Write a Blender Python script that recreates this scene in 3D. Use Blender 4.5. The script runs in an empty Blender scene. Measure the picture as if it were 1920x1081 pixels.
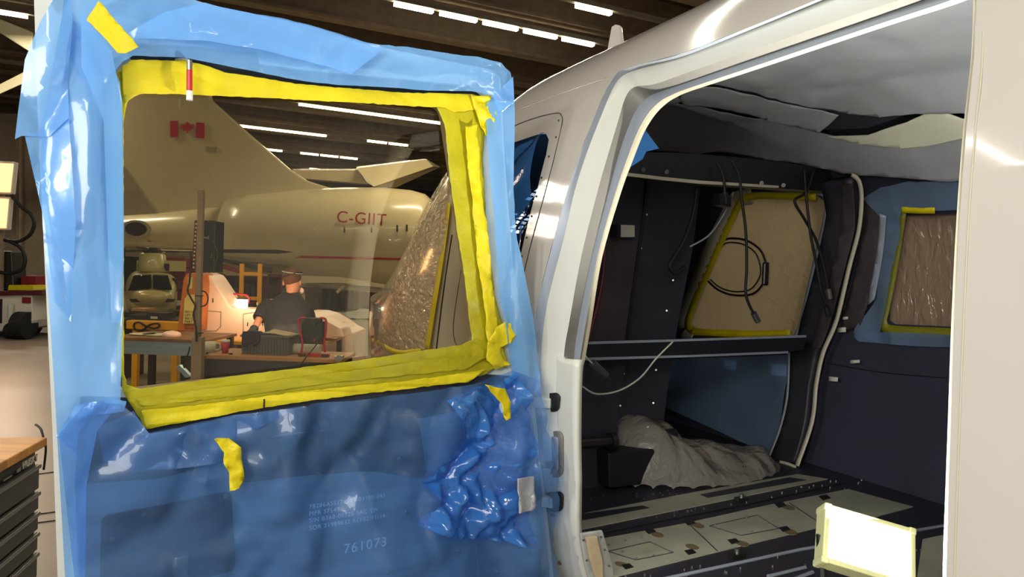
import bpy, bmesh, math, random
from mathutils import Vector, Matrix, noise
from mathutils.geometry import tessellate_polygon
random.seed(7)
C = bpy.context.scene.collection
V = Vector
# ------------------------------------------------------------------ camera
FPX = 1330.0
CAM = V((0, 0, 1.6))
ROT = Matrix.Rotation(math.radians(90 - 1.1), 3, 'X') @ Matrix.Rotation(math.radians(2.0), 3, 'Z')
cam_d = bpy.data.cameras.new('camera'); cam = bpy.data.objects.new('camera', cam_d); C.objects.link(cam)
cam_d.sensor_width = 36; cam_d.lens = 36 * FPX / 1920; cam_d.clip_start = 0.02; cam_d.clip_end = 300
cam.matrix_world = Matrix.Translation(CAM) @ ROT.to_4x4()
bpy.context.scene.camera = cam
# ------------------------------------------------------------------ world, exposure, big lights
sc = bpy.context.scene
sc.view_settings.view_transform = 'Standard'; sc.view_settings.look = 'None'
sc.view_settings.gamma = 1; sc.view_settings.use_curve_mapping = False
sc.view_settings.exposure = 0.0
w = bpy.data.worlds.new('world'); sc.world = w; w.use_nodes = True
w.node_tree.nodes['Background'].inputs[0].default_value = (1.0, 0.90, 0.76, 1)
w.node_tree.nodes['Background'].inputs[1].default_value = 0.30
def dirv(a): a = math.radians(a); return V((math.sin(a), math.cos(a), 0))
F = dirv(-26.4); L = dirv(63.6); D = dirv(56.9); N = V((D.y, -D.x, 0)); Z = V((0, 0, 1))
H = V((.079, 2.1, 0))
def area(name, loc, target, sx, sy, power, col, vis=True):
    d = bpy.data.lights.new(name, 'AREA'); d.shape = 'RECTANGLE'; d.size = sx; d.size_y = sy; d.energy = power; d.color = col
    o = bpy.data.objects.new(name, d); C.objects.link(o); o.location = loc
    o.rotation_euler = (V(target) - V(loc)).to_track_quat('-Z', 'Y').to_euler()
    return o
# overhead fluorescent rows above and behind the photographer
for k, fv in enumerate((-7.0, 1.0, 9.0)):
    p = F * fv + L * 1.0 + Z * 9.5
    a = area('overhead_row_light', p, p - Z, 28, .14, 620, (1.0, .93, .78)); a.rotation_euler = (0, 0, math.radians(90 - 63.6))
# added soft lights left of and behind the photographer, for film sheen
area('added_soft_light', (-2.9, -1.6, 2.5), (0.2, 1.6, 1.6), .55, .40, 60, (.93, .97, 1.0))
area('added_soft_light', (-.9, -.9, 2.0), (1.3, 2.9, 2.2), 1.0, .9, 46, (1, .95, .86))  # added fill aimed into the cabin at the headliner
area('added_soft_light', (.1, -2.4, 3.1), (-.4, 2.2, 1.3), .9, .5, 30, (.95, .97, 1.0))
# ------------------------------------------------------------------ maths helpers
def ray(px, py):
    return ROT @ V(((px - 960) / FPX, -(py - 540.5) / FPX, -1)).normalized()
def proj(p):
    q = ROT.transposed() @ (p - CAM)
    if q.z > -1e-4: return (1e6, 1e6)
    return (960 + FPX * q.x / -q.z, 540.5 - FPX * q.y / -q.z)
def at(px, py, Y):
    d = ray(px, py); return CAM + d * (Y / d.y)
def onz(px, py, z):
    d = ray(px, py); return CAM + d * ((z - CAM.z) / d.z)
def onplane(px, py, p0, n):
    d = ray(px, py); return CAM + d * ((p0 - CAM).dot(n) / d.dot(n))
def lin(h):
    r = [int(h[i:i + 2], 16) / 255 for i in (0, 2, 4)]
    return tuple(c / 12.92 if c <= .04045 else ((c + .055) / 1.055) ** 2.4 for c in r) + (1,)
# ------------------------------------------------------------------ materials
M = {}
def mat(name, col, rough=.5, metal=0, bump=0, bscale=20, var=.08, vscale=3, emit=0, spec=.5, coat=0, stretch=(1, 1, 1), col2=None, vlo=.35, vhi=.65):
    m = bpy.data.materials.new(name); m.use_nodes = True; nt = m.node_tree; b = nt.nodes['Principled BSDF']
    c = lin(col) if isinstance(col, str) else tuple(col) + (1,)
    tc = nt.nodes.new('ShaderNodeTexCoord'); mp = nt.nodes.new('ShaderNodeMapping'); mp.inputs['Scale'].default_value = stretch
    nt.links.new(tc.outputs['Object'], mp.inputs[0])
    nz = nt.nodes.new('ShaderNodeTexNoise'); nz.inputs['Scale'].default_value = vscale; nz.inputs['Detail'].default_value = 5
    nt.links.new(mp.outputs[0], nz.inputs['Vector'])
    rp = nt.nodes.new('ShaderNodeValToRGB'); rp.color_ramp.elements[0].position = vlo; rp.color_ramp.elements[1].position = vhi
    if col2: c2 = lin(col2)
    else: c2 = tuple(min(1, x * (1 + var)) for x in c[:3]) + (1,)
    c1 = c if col2 else tuple(x * (1 - var) for x in c[:3]) + (1,)
    rp.color_ramp.elements[0].color = c1; rp.color_ramp.elements[1].color = c2
    nt.links.new(nz.outputs[0], rp.inputs[0]); nt.links.new(rp.outputs[0], b.inputs['Base Color'])
    b.inputs['Roughness'].default_value = rough; b.inputs['Metallic'].default_value = metal
    b.inputs['Specular IOR Level'].default_value = spec; b.inputs['Coat Weight'].default_value = coat; b.inputs['Coat Roughness'].default_value = .05
    if bump:
        n2 = nt.nodes.new('ShaderNodeTexNoise'); n2.inputs['Scale'].default_value = bscale; n2.inputs['Detail'].default_value = 4
        nt.links.new(mp.outputs[0], n2.inputs['Vector'])
        bp = nt.nodes.new('ShaderNodeBump'); bp.inputs['Strength'].default_value = bump; bp.inputs['Distance'].default_value = .01
        nt.links.new(n2.outputs[0], bp.inputs['Height']); nt.links.new(bp.outputs[0], b.inputs['Normal'])
    if emit:
        b.inputs['Emission Color'].default_value = c; b.inputs['Emission Strength'].default_value = emit
    M[name] = m; return m
def film(name, tint, base, fac, rough=.16, bump=.3, bscale=8, stretch=(1, 1, 1), spec=.5, trans=.12):
    """thin plastic sheet: tinted see-through layer mixed with a glossy, faintly milky one"""
    m = bpy.data.materials.new(name); m.use_nodes = True; nt = m.node_tree; b = nt.nodes['Principled BSDF']; out = nt.nodes['Material Output']
    b.inputs['Base Color'].default_value = lin(base); b.inputs['Roughness'].default_value = rough; b.inputs['Specular IOR Level'].default_value = spec
    b.inputs['Coat Weight'].default_value = 1; b.inputs['Coat Roughness'].default_value = .06
    tc = nt.nodes.new('ShaderNodeTexCoord'); mp = nt.nodes.new('ShaderNodeMapping'); mp.inputs['Scale'].default_value = stretch
    nt.links.new(tc.outputs['Object'], mp.inputs[0])
    n2 = nt.nodes.new('ShaderNodeTexNoise'); n2.inputs['Scale'].default_value = bscale; n2.inputs['Detail'].default_value = 3; n2.inputs['Distortion'].default_value = .6
    nt.links.new(mp.outputs[0], n2.inputs['Vector'])
    bp = nt.nodes.new('ShaderNodeBump'); bp.inputs['Strength'].default_value = bump; bp.inputs['Distance'].default_value = .02
    nt.links.new(n2.outputs[0], bp.inputs['Height']); nt.links.new(bp.outputs[0], b.inputs['Normal']); nt.links.new(bp.outputs[0], b.inputs['Coat Normal'])
    tr = nt.nodes.new('ShaderNodeBsdfTransparent'); tr.inputs[0].default_value = lin(tint)
    tl = nt.nodes.new('ShaderNodeBsdfTranslucent'); tl.inputs[0].default_value = lin(base); m2 = nt.nodes.new('ShaderNodeMixShader'); m2.inputs[0].default_value = trans
    nt.links.new(b.outputs[0], m2.inputs[1]); nt.links.new(tl.outputs[0], m2.inputs[2])
    mx = nt.nodes.new('ShaderNodeMixShader'); mx.inputs[0].default_value = fac
    nt.links.new(tr.outputs[0], mx.inputs[1]); nt.links.new(m2.outputs[0], mx.inputs[2]); nt.links.new(mx.outputs[0], out.inputs[0])
    M[name] = m; return m
def glass(name, tint, gloss=.08, rough=0.0):
    m = bpy.data.materials.new(name); m.use_nodes = True; nt = m.node_tree; out = nt.nodes['Material Output']
    nt.nodes.remove(nt.nodes['Principled BSDF'])
    tr = nt.nodes.new('ShaderNodeBsdfTransparent'); tr.inputs[0].default_value = lin(tint)
    gl = nt.nodes.new('ShaderNodeBsdfGlossy'); gl.inputs['Roughness'].default_value = rough
    fr = nt.nodes.new('ShaderNodeFresnel'); fr.inputs[0].default_value = 1.45
    mx = nt.nodes.new('ShaderNodeMixShader'); nt.links.new(fr.outputs[0], mx.inputs[0])
    nt.links.new(tr.outputs[0], mx.inputs[1]); nt.links.new(gl.outputs[0], mx.inputs[2]); nt.links.new(mx.outputs[0], out.inputs[0])
    M[name] = m; return m
mat('white_paint', 'c3bdb4', .10, coat=.6, var=.02)
mat('jamb_paint', 'd2d2c8', .38, var=.03)
mat('cream_trim', 'c4bda6', .45, var=.03)
mat('grey_seal', '8e96a2', .4, var=.04)
mat('shadow_grey', '77756f', .55)  # shade of the jamb step and handle recess put into the grey
mat('seam', '1a1512', .6)
mat('black_panel', '2e2d36', .5, bump=.15, bscale=60, var=.2)
mat('black_frame', '1c1c22', .45, bump=.1, bscale=40, var=.2)
mat('black_fabric', '25242e', .85, bump=.4, bscale=90, var=.2)
mat('brown_quilt', '3a3034', .8, bump=.8, bscale=14, var=.25)
mat('navy_wall', '2b2b3c', .7, bump=.25, bscale=80, var=.15)
mat('floor_dark', '2c2b36', .5, var=.15)
mat('floor_panel', 'a3a390', .55, var=.12, vscale=6)
mat('headliner', '94979c', .30, bump=.5, bscale=6, var=.08)
mat('headliner_dark', '3c3c40', .5, bump=.2, bscale=6)
mat('liner_white', 'c8c8b4', .55, var=.08)
mat('steel', '9a9a98', .3, metal=.9)
mat('dark_steel', '4c4a48', .4, metal=.8)
mat('brass', '9a7a48', .35, metal=.9)
mat('aluminium', '9fb4cc', .34, metal=.75, var=.08, stretch=(1, 1, 14))
mat('black_plastic', '151517', .35)
mat('black_rubber', '121214', .6)
mat('red_plastic', 'b3202a', .35)
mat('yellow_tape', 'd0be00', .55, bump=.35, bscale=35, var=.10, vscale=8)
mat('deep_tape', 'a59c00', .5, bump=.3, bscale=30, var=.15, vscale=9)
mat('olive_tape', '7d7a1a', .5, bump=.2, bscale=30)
film('blue_film', 'b4d4f6', '7cb6f0', .62, rough=.24, bump=.25, bscale=5)
film('blue_film_deep', 'b4cfee', '6a9cdc', .30, rough=.30, bump=.12, bscale=7, spec=.9)
film('blue_film_crisp', '9cc4f4', '4f98ea', .42, rough=.12, bump=.1, bscale=9)
film('pale_film', 'b4cbe8', '9db8dc', .35, rough=.2, bump=.3, bscale=7)
film('clear_film', 'f0e8dc', 'ddcfbc', .5, rough=.18, bump=1.0, bscale=12, stretch=(1, 1, 3))
film('dusty_film', 'e4dcd0', 'e4dccf', .36, rough=.25, bump=1.0, bscale=16, stretch=(1, 1, 1))
film('tan_film', 'a49a88', 'cdb892', .9, rough=.26, bump=.9, bscale=10, stretch=(1.4, 1.4, 2.2), trans=.4)
film('brown_film', '8c7a66', 'a48c76', .9, rough=.26, bump=.9, bscale=10, stretch=(3, 3, 1.2), trans=.3)
glass('door_acrylic', 'f6f0e0')
glass('clear_glass', 'dfe6e6')
mat('dark_glass', '0b0d0c', .05)
mat('hangar_floor', '82786a', .42, var=.12, vscale=.6, bump=.03, bscale=3)
mat('wall_paint', '8f7f6a', .7, var=.06)
mat('dark_wall', '4a3e35', .8, var=.15)
mat('deck', '5a4a3c', .8, var=.2)
mat('beam_paint', '8a7660', .7, var=.15)
mat('tube_glow', (1.0, .93, .72), .5, emit=14)
mat('lamp_rail', '8d8474', .5)
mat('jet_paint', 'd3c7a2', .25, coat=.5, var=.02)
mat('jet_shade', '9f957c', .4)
mat('flag_red', 'c01830', .45)
mat('dark_red', '7c1c20', .5, var=.1)
mat('maroon', '52171c', .5, var=.15)
mat('olive_paint', 'b3ab74', .3, coat=.3, var=.03)
mat('pink_paint', 'f2cdb8', .4, var=.03)
mat('wood', 'c98f4c', .5, var=.25, stretch=(1, 12, 1), vscale=2)
mat('ply', 'a5764a', .6, var=.2, stretch=(1, 8, 1))
mat('orange_ply', 'c0681e', .5, var=.15)
mat('bench_brown', '7a5638', .5, var=.3, vscale=5)
mat('yellow_paint', 'e0a01c', .4)
mat('crate_grey', '58595a', .5)
mat('cloth_tan', 'b2a181', .9, bump=.5, bscale=30)
mat('navy_cloth', '15161f', .85, bump=.4, bscale=40, var=.15)
mat('skin_tone', 'c98a6a', .5)
mat('hair', '5a3320', .7, bump=.6, bscale=120, var=.3)
mat('placard', 'd8c370', .5)
mat('chest_grey', '4a4a46', .38, metal=.3)
mat('white_cart', 'd8cfc0', .4)
mat('led_warm', (1.0, .48, .17), .5, emit=2.6)
mat('led_white', (1.0, .98, .92), .5, emit=22)
mat('flood_white', (1.0, 1.0, .97), .5, emit=60)
mat('lamp_body', 'dfe0a8', .4)
mat('letter_grey', 'dfe8f4', .5)
mat('stain', '6e6146', .6, var=.2)
mat('bracket_grey', '9fa19c', .5, var=.15, vscale=30)
mat('led_cell', (1.0, .82, .66), .5, emit=24)
mat('letter_dark', '2b2620', .5)
mat('silver_foil', 'c9cdd4', .22, metal=.5, bump=.8, bscale=25)
mat('carton_red', 'b02a3a', .5)
# ------------------------------------------------------------------ mesh helpers
ORG = {}
def obj(name, bm, m, parent=None, smooth=False, label=None, cat=None, group=None, kind=None, bevel=0, solid=0):
    bmesh.ops.remove_doubles(bm, verts=bm.verts, dist=1e-6) if len(bm.verts) < 30000 else None
    if parent is not None: org = ORG[parent]
    else:
        vs = [v.co for v in bm.verts]
        org = V((sum(v.x for v in vs) / len(vs), sum(v.y for v in vs) / len(vs), min(v.z for v in vs)))
    bmesh.ops.translate(bm, verts=bm.verts, vec=-org)
    me = bpy.data.meshes.new(name); bm.to_mesh(me); bm.free()
    me.materials.append(M[m] if isinstance(m, str) else m)
    if smooth:
        for p in me.polygons: p.use_smooth = True
    o = bpy.data.objects.new(name, me); C.objects.link(o); ORG[o] = org
    if parent is not None: o.parent = parent
    else: o.location = org
    if solid:
        s = o.modifiers.new('thickness', 'SOLIDIFY'); s.thickness = abs(solid); s.offset = -1 if solid > 0 else 1
    if bevel:
        b = o.modifiers.new('bevel', 'BEVEL'); b.width = bevel; b.segments = 2; b.limit_method = 'ANGLE'
    if label: o['label'] = label
    if cat: o['category'] = cat
    if group: o['group'] = group
    if kind: o['kind'] = kind
    return o
def thing(name, label, cat, loc, group=None):
    o = bpy.data.objects.new(name, None); C.objects.link(o); o.location = loc; ORG[o] = V(loc)
    o['label'] = label; o['category'] = cat; o.empty_display_size = .05
    if group: o['group'] = group
    return o
def nb(): return bmesh.new()
def box(bm, c, s, X=V((1, 0, 0)), Y=V((0, 1, 0)), Zd=Z):
    c = V(c); vs = []
    for i in (-1, 1):
        for j in (-1, 1):
            for k in (-1, 1):
                vs.append(bm.verts.new(c + X * (i * s[0] / 2) + Y * (j * s[1] / 2) + Zd * (k * s[2] / 2)))
    for f in ((0, 1, 3, 2), (4, 6, 7, 5), (0, 4, 5, 1), (2, 3, 7, 6), (0, 2, 6, 4), (1, 5, 7, 3)):
        bm.faces.new([vs[i] for i in f])
    return bm
def B(c, s, *a): return box(nb(), c, s, *a)
def pbox(x0, y0, x1, y1, Y, depth, bm=None):
    """box whose front face covers a region of the view at distance Y"""
    bm = bm or nb(); p = at((x0 + x1) / 2, (y0 + y1) / 2, Y); sx = abs(x1 - x0) * Y / FPX; sz = abs(y1 - y0) * Y / FPX
    return box(bm, p + V((0, depth / 2, 0)), (sx, depth, sz))
def frame_for(t):
    t = t.normalized(); a = Z if abs(t.z) < .9 else V((1, 0, 0)); u = t.cross(a).normalized(); return u, t.cross(u).normalized()
def catmull(pts, n=6):
    if len(pts) < 3: return pts
    out = []; P = [pts[0]] + list(pts) + [pts[-1]]
    for i in range(1, len(P) - 2):
        for k in range(n):
            t = k / n; a, b, c, d = P[i - 1], P[i], P[i + 1], P[i + 2]
            out.append(.5 * ((2 * b) + (c - a) * t + (2 * a - 5 * b + 4 * c - d) * t * t + (3 * b - a - 3 * c + d) * t ** 3))
    out.append(P[-2]); return out
def tube(pts, r, n=8, smooth=True, bm=None, cap=True, closed=False):
    bm = bm or nb(); pts = [V(p) for p in pts]
    if smooth: pts = catmull(pts)
    rings = []; m = len(pts); u = None
    for i, p in enumerate(pts):
        t = (pts[min(i + 1, m - 1)] - pts[max(i - 1, 0)])
        if t.length < 1e-9: t = V((0, 0, 1))
        t.normalize()
        if u is None: u, _ = frame_for(t)
        u = (u - t * u.dot(t)).normalized(); v2 = t.cross(u)
        rr = r[i * (len(r) - 1) // max(1, m - 1)] if isinstance(r, (list, tuple)) else r
        rings.append([bm.verts.new(p + (u * math.cos(a) + v2 * math.sin(a)) * rr) for a in [2 * math.pi * k / n for k in range(n)]])
    for A, Bq in zip(rings, rings[1:]):
        for k in range(n): bm.faces.new((A[k], A[(k + 1) % n], Bq[(k + 1) % n], Bq[k]))
    if cap:
        bm.faces.new(rings[0][::-1]); bm.faces.new(rings[-1])
    return bm
def cyl(p0, p1, r, n=16, r2=None, bm=None):
    return tube([p0, p1], [r, r if r2 is None else r2], n, False, bm)
def loft(rings, bm=None, cap=True):
    bm = bm or nb(); R_ = [[bm.verts.new(p) for p in r] for r in rings]; n = len(R_[0])
    for a, b in zip(R_, R_[1:]):
        for k in range(n): bm.faces.new((a[k], a[(k + 1) % n], b[(k + 1) % n], b[k]))
    if cap: bm.faces.new(R_[0][::-1]); bm.faces.new(R_[-1])
    return bm
def ell(c, u, v, n=20, e=2.0):
    out = []
    for k in range(n):
        a = 2 * math.pi * k / n; ca, sa = math.cos(a), math.sin(a)
        out.append(c + u * (math.copysign(abs(ca) ** (2 / e), ca)) + v * (math.copysign(abs(sa) ** (2 / e), sa)))
    return out
def prism(pts, dvec, bm=None):
    """solid from a planar outline pushed along dvec"""
    bm = bm or nb(); tri = tessellate_polygon([pts]); a = [bm.verts.new(p) for p in pts]; b = [bm.verts.new(p + dvec) for p in pts]
    for t in tri:
        bm.faces.new([a[i] for i in t]); bm.faces.new([b[i] for i in t][::-1])
    n = len(pts)
    for i in range(n): bm.faces.new((a[i], a[(i + 1) % n], b[(i + 1) % n], b[i]))
    bmesh.ops.recalc_face_normals(bm, faces=bm.faces); return bm
def pprism(pxs, Y, thick): return prism([at(x, y, Y) for x, y in pxs], V((0, thick, 0)))
def sheet(outer, holes, res, fn, res2=None):
    """2-D region (with holes) gridded finely and carried into space by fn(u, v)"""
    loops = [[V((p[0], p[1], 0)) for p in l] for l in [outer] + list(holes)]
    flat = [p for l in loops for p in l]; bm = nb(); vs = [bm.verts.new(p) for p in flat]
    for t in tessellate_polygon(loops):
        try: bm.faces.new([vs[i] for i in t])
        except ValueError: pass
    r2 = res2 or res
    for ax, r in ((0, res), (1, r2)):
        lo = min(p[ax] for p in flat); hi = max(p[ax] for p in flat); k = lo + r * .5
        no = V((1, 0, 0)) if ax == 0 else V((0, 1, 0))
        while k < hi:
            bmesh.ops.bisect_plane(bm, geom=list(bm.verts) + list(bm.edges) + list(bm.faces), plane_co=no * k, plane_no=no, dist=1e-6); k += r
    for v in bm.verts: v.co = fn(v.co.x, v.co.y)
    return bm
def resample(pts, n):
    pts = [V(p) for p in pts]; d = [0]
    for a, b in zip(pts, pts[1:]): d.append(d[-1] + (b - a).length)
    out = []
    for k in range(n):
        t = d[-1] * k / (n - 1); i = 0
        while i < len(d) - 2 and d[i + 1] < t: i += 1
        f = (t - d[i]) / max(1e-9, d[i + 1] - d[i]); out.append(pts[i].lerp(pts[i + 1], f))
    return out
def rounded(pts, r, n=5):
    """round the corners of a 2-D polygon"""
    out = []; m = len(pts)
    for i in range(m):
        a, b, c = V(pts[i - 1][:2]), V(pts[i][:2]), V(pts[(i + 1) % m][:2]); rr = r[i] if isinstance(r, (list, tuple)) else r
        if rr <= 0: out.append((b.x, b.y)); continue
        p = b + (a - b).normalized() * min(rr, (a - b).length * .49); q = b + (c - b).normalized() * min(rr, (c - b).length * .49)
        for k in range(n + 1):
            t = k / n; s = p.lerp(b, t).lerp(b.lerp(q, t), t); out.append((s.x, s.y))
    return out
def text_bm(body, size, origin, X, Y, spacing=1.0, extr=.001):
    cu = bpy.data.curves.new('t', 'FONT'); cu.body = body; cu.size = size; cu.extrude = extr; cu.space_character = spacing; cu.space_line = 1.05
    o = bpy.data.objects.new('t', cu); C.objects.link(o); dg = bpy.context.evaluated_depsgraph_get(); dg.update()
    me = bpy.data.meshes.new_from_object(o.evaluated_get(dg)); bm = nb(); bm.from_mesh(me)
    bpy.data.objects.remove(o); bpy.data.curves.remove(cu); bpy.data.meshes.remove(me)
    n = X.cross(Y)
    for v in bm.verts: v.co = origin + X * v.co.x + Y * v.co.y + n * v.co.z
    return bm
def skin_bm(verts, edges, radii, levels=2):
    me = bpy.data.meshes.new('k'); me.from_pydata([tuple(v) for v in verts], edges, []); o = bpy.data.objects.new('k', me); C.objects.link(o)
    o.modifiers.new('s', 'SKIN'); sv = me.skin_vertices[0].data
    for i, r in enumerate(radii):
        sv[i].radius = (r, r) if not isinstance(r, tuple) else r
    sv[0].use_root = True
    sub = o.modifiers.new('u', 'SUBSURF'); sub.levels = levels; sub.render_levels = levels
    dg = bpy.context.evaluated_depsgraph_get(); dg.update()
    m2 = bpy.data.meshes.new_from_object(o.evaluated_get(dg)); bm = nb(); bm.from_mesh(m2)
    bpy.data.objects.remove(o); bpy.data.meshes.remove(me); bpy.data.meshes.remove(m2); return bm
def n3(x, y, z=0): return noise.noise(V((x, y, z)))
def ridge(x, y, z=0): return (1 - abs(noise.noise(V((x, y, z))) * 2)) ** 3

def crease(u, v, fr=6, seed=1):
    """sharp-edged folds as thin sheeting makes them: flat facets meeting in straight creases, about 0..1"""
    a = seed * 1.3; ca, sa = math.cos(a), math.sin(a); k_ = .35 / fr
    u, v = u + k_ * noise.noise(V((u * fr, v * fr, seed))), v + k_ * noise.noise(V((u * fr, v * fr, seed + 5)))
    x = (u * ca + v * sa) * fr; y = (-u * sa + v * ca) * fr * .55
    d = noise.voronoi(V((x, y, seed * 7.7)))[0]
    return min(1.0, (d[1] - d[0]) * 1.3)
# ------------------------------------------------------------------ hall
def E(f, l, z): return F * f + L * l + Z * z
def struct(name, bm, m, **k): return obj(name, bm, m, kind='structure', **k)
struct('floor', box(nb(), E(28, 8, -.05), (110, 90, .1), L, F), 'hangar_floor')
struct('wall_back', box(nb(), E(72.2, 8, 6), (110, .4, 12), L, F), 'dark_wall')
struct('wall_left', box(nb(), E(28, -47.2, 6), (.4, 90, 12), L, F), 'dark_wall')
struct('wall_right', box(nb(), E(28, 63.2, 6), (.4, 90, 12), L, F), 'dark_wall')
struct('ceiling', box(nb(), E(28, 8, 11.6), (110, 90, .2), L, F), 'deck')
i = 0
for f in [x * 3.75 + 9.4 for x in range(0, 17)]:
    i += 1; bm = nb()
    box(bm, E(f, 8, 10.75), (110, .12, 1.5), L, F); box(bm, E(f, 8, 10.0), (110, .5, .1), L, F)
    struct('trim_%d' % i, bm, 'beam_paint')
for f, l0, l1 in [(20.6, -40, 40)]: pass
def hallL(px, py, f):
    p = onplane(px, py, F * f, F); return p.dot(L)
rows = [(17.9, 15, 30, 1085, 1143), (20.6, 735 * 0, 0, 735, 1118), (28.1, 0, 0, -160, 62), (35.6, 0, 0, 560, 832), (43.1, 0, 0, 445, 612), (43.1, 0, 0, 688, 767), (50.6, 0, 0, 494, 530), (50.6, 0, 0, 560, 672), (58.1, 0, 0, 578, 645)]
tubes = 0; first = None; done = set()
for f, _, _, xa, xb in rows:
    # find the stretch of the row that is lit
    def lx(x):
        best = None
        for k in range(-600, 600):
            l = k * .1; q = proj(E(f, l, 9.45))
            if best is None or abs(q[0] - x) < best[0]: best = (abs(q[0] - x), l)
        return best[1]
    la, lb = lx(xa), lx(xb); n = max(1, round((lb - la) / 1.32)); st = (lb - la) / n
    if f not in done:
        done.add(f)
        obj('lamp_rail', box(nb(), E(f, 0, 9.62), (70, .16, .14), L, F), 'lamp_rail',
            label=['long unlit mounting rail of the nearest short ceiling light row, top centre of photo', 'mounting rail carrying the long bright row of tubes above the blue-wrapped door',
                   'mounting rail of the ceiling light row at upper left edge', 'mounting rail of the light row seen through the top of the taped window',
                   'mounting rail of the light row second down in the window, beside the tail fin',
                   'mounting rail of the light row third down in the window', 'mounting rail of the farthest, lowest light row in the window'][len(done) - 1], cat='light rail')
    for k in range(n):
        c = E(f, la + st * (k + .5), 9.48)
        if first is None:
            first = obj('fluorescent_tube', box(nb(), c, (1.2, .16, .10), L, F), 'tube_glow'); o = first; o0 = c.copy()
        else:
            o = first.copy(); C.objects.link(o); o.location = first.location + (c - o0)
        od = ['first', 'second', 'third', 'fourth', 'fifth', 'sixth', 'seventh', 'eighth'][k]
        where = {17.9: 'highest, short ceiling light run at top centre', 20.6: 'long bright ceiling run above the blue door', 28.1: 'ceiling run at the upper left photo edge',
                 35.6: 'topmost ceiling run seen through the taped window', 43.1: 'second ceiling run down in the window' if xa < 600 else 'short run at window right', 50.6: 'third ceiling run down in the window' if xa > 530 else 'tiny run by the tail fin',
                 58.1: 'lowest ceiling run in the window'}[f]
        o['label'] = '%s lit tube from the left in the %s' % (od, where)
        o['category'] = 'light'; o['group'] = 'fluorescent tubes of the row at %s' % {17.9: 'the very top', 20.6: 'upper centre', 28.1: 'the left edge', 35.6: 'the window top', 43.1: 'second in window', 50.6: 'third in window', 58.1: 'fourth in window'}[f]

for f_, xa_, xb_, pw in ((20.6, 735, 1118, 700), (35.6, 560, 832, 1100), (28.1, -160, 62, 600)):
    la = onplane(xa_, 60 if f_ == 20.6 else 200, F * f_, F).dot(L); lb = onplane(xb_, 60 if f_ == 20.6 else 200, F * f_, F).dot(L)
    a = area('overhead_row_light', E(f_, (la + lb) / 2, 9.40), E(f_, 0, 0), abs(lb - la), .06, pw, (1.0, .92, .74)); a.rotation_euler = (0, 0, math.radians(90 - 63.6))
# ------------------------------------------------------------------ the helicopter's shell as one parametric surface
CW = .95
def sm(a, b, x):
    t = min(1, max(0, (x - a) / (b - a))); return t * t * (3 - 2 * t)
def spow(c, e): return math.copysign(abs(c) ** e, c)
def S(s, f, off=0.0):
    W = .95 - (.36 * ((s - .9) / 2.3) ** 2 if s > .9 else 0)
    Hu = 1.16 - .95 * sm(.75, 2.4, s) - .10 * max(0, s - 2.1); Hd = 1.0 - .30 * sm(1.8, 3.4, s)
    W = max(.1, W - off); hh = (Hu if math.sin(f) > 0 else Hd); hh = max(.05, hh - off)
    e = .8 if f > 0 and f < math.pi else .8 - .38 * min(1, abs(math.sin(f)) * 2.5)
    lat = CW - W * spow(math.cos(f), e); z = 1.38 + hh * spow(math.sin(f), .8)
    return H + F * s + L * lat + Z * z
_grid = {}
def inv(px, py, off=0.0, far=False, s0=-1.9, s1=2.9):
    """(station, section angle) where the line of sight through a point of the photo meets the shell"""
    key = (round(off, 3), far, s0, s1)
    if key not in _grid:
        f0, f1 = {False: (-1.25, 1.5), True: (math.pi - 1.5, math.pi + 1.25), 'top': (.75, 2.9)}[far]; g = []
        for i in range(97):
            for j in range(97):
                s = s0 + (s1 - s0) * i / 96; f = f0 + (f1 - f0) * j / 96
                p = S(s, f, off); a, b = S(s + .01, f, off) - p, S(s, f + .01, off) - p; d = (p - CAM).dot(a.cross(b))
                if (d > 0) == bool(far): continue
                q = proj(p)
                if abs(q[0]) < 9000: g.append((s, f, q))
        _grid[key] = g
    c = sorted(_grid[key], key=lambda r: math.hypot(r[2][0] - px, r[2][1] - py))[0]; s, f = c[0], c[1]
    def res(s, f):
        q = proj(S(s, f, off)); return q[0] - px, q[1] - py
    r = res(s, f); e = math.hypot(*r); h = 1e-4
    for _ in range(40):
        if e < .05: break
        a = res(s + h, f); b = res(s, f + h)
        j11, j21, j12, j22 = (a[0] - r[0]) / h, (a[1] - r[1]) / h, (b[0] - r[0]) / h, (b[1] - r[1]) / h
        det = j11 * j22 - j12 * j21
        if abs(det) < 1e-6: break
        ds = -(j22 * r[0] - j12 * r[1]) / det; df = -(-j21 * r[0] + j11 * r[1]) / det
        k = min(1, .15 / max(abs(ds), abs(df), 1e-9)); ok = False
        for _k in range(8):
            r2 = res(s + ds * k, f + df * k); e2 = math.hypot(*r2)
            if e2 < e: s += ds * k; f += df * k; r = r2; e = e2; ok = True; break
            k *= .5
        if not ok: break
    return (s, f)
def invl(pts, off=0.0, far=False, **k): return [inv(x, y, off, far, **k) for x, y in pts]
heli = thing('helicopter', 'white helicopter with stripped dark cabin, its side door open, filling the right half', 'helicopter', H + F * .3 + L * .95 + Z * .0)
def P(name, bm, m, par=None, **k): return obj(name, bm, m, par or heli, **k)
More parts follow.
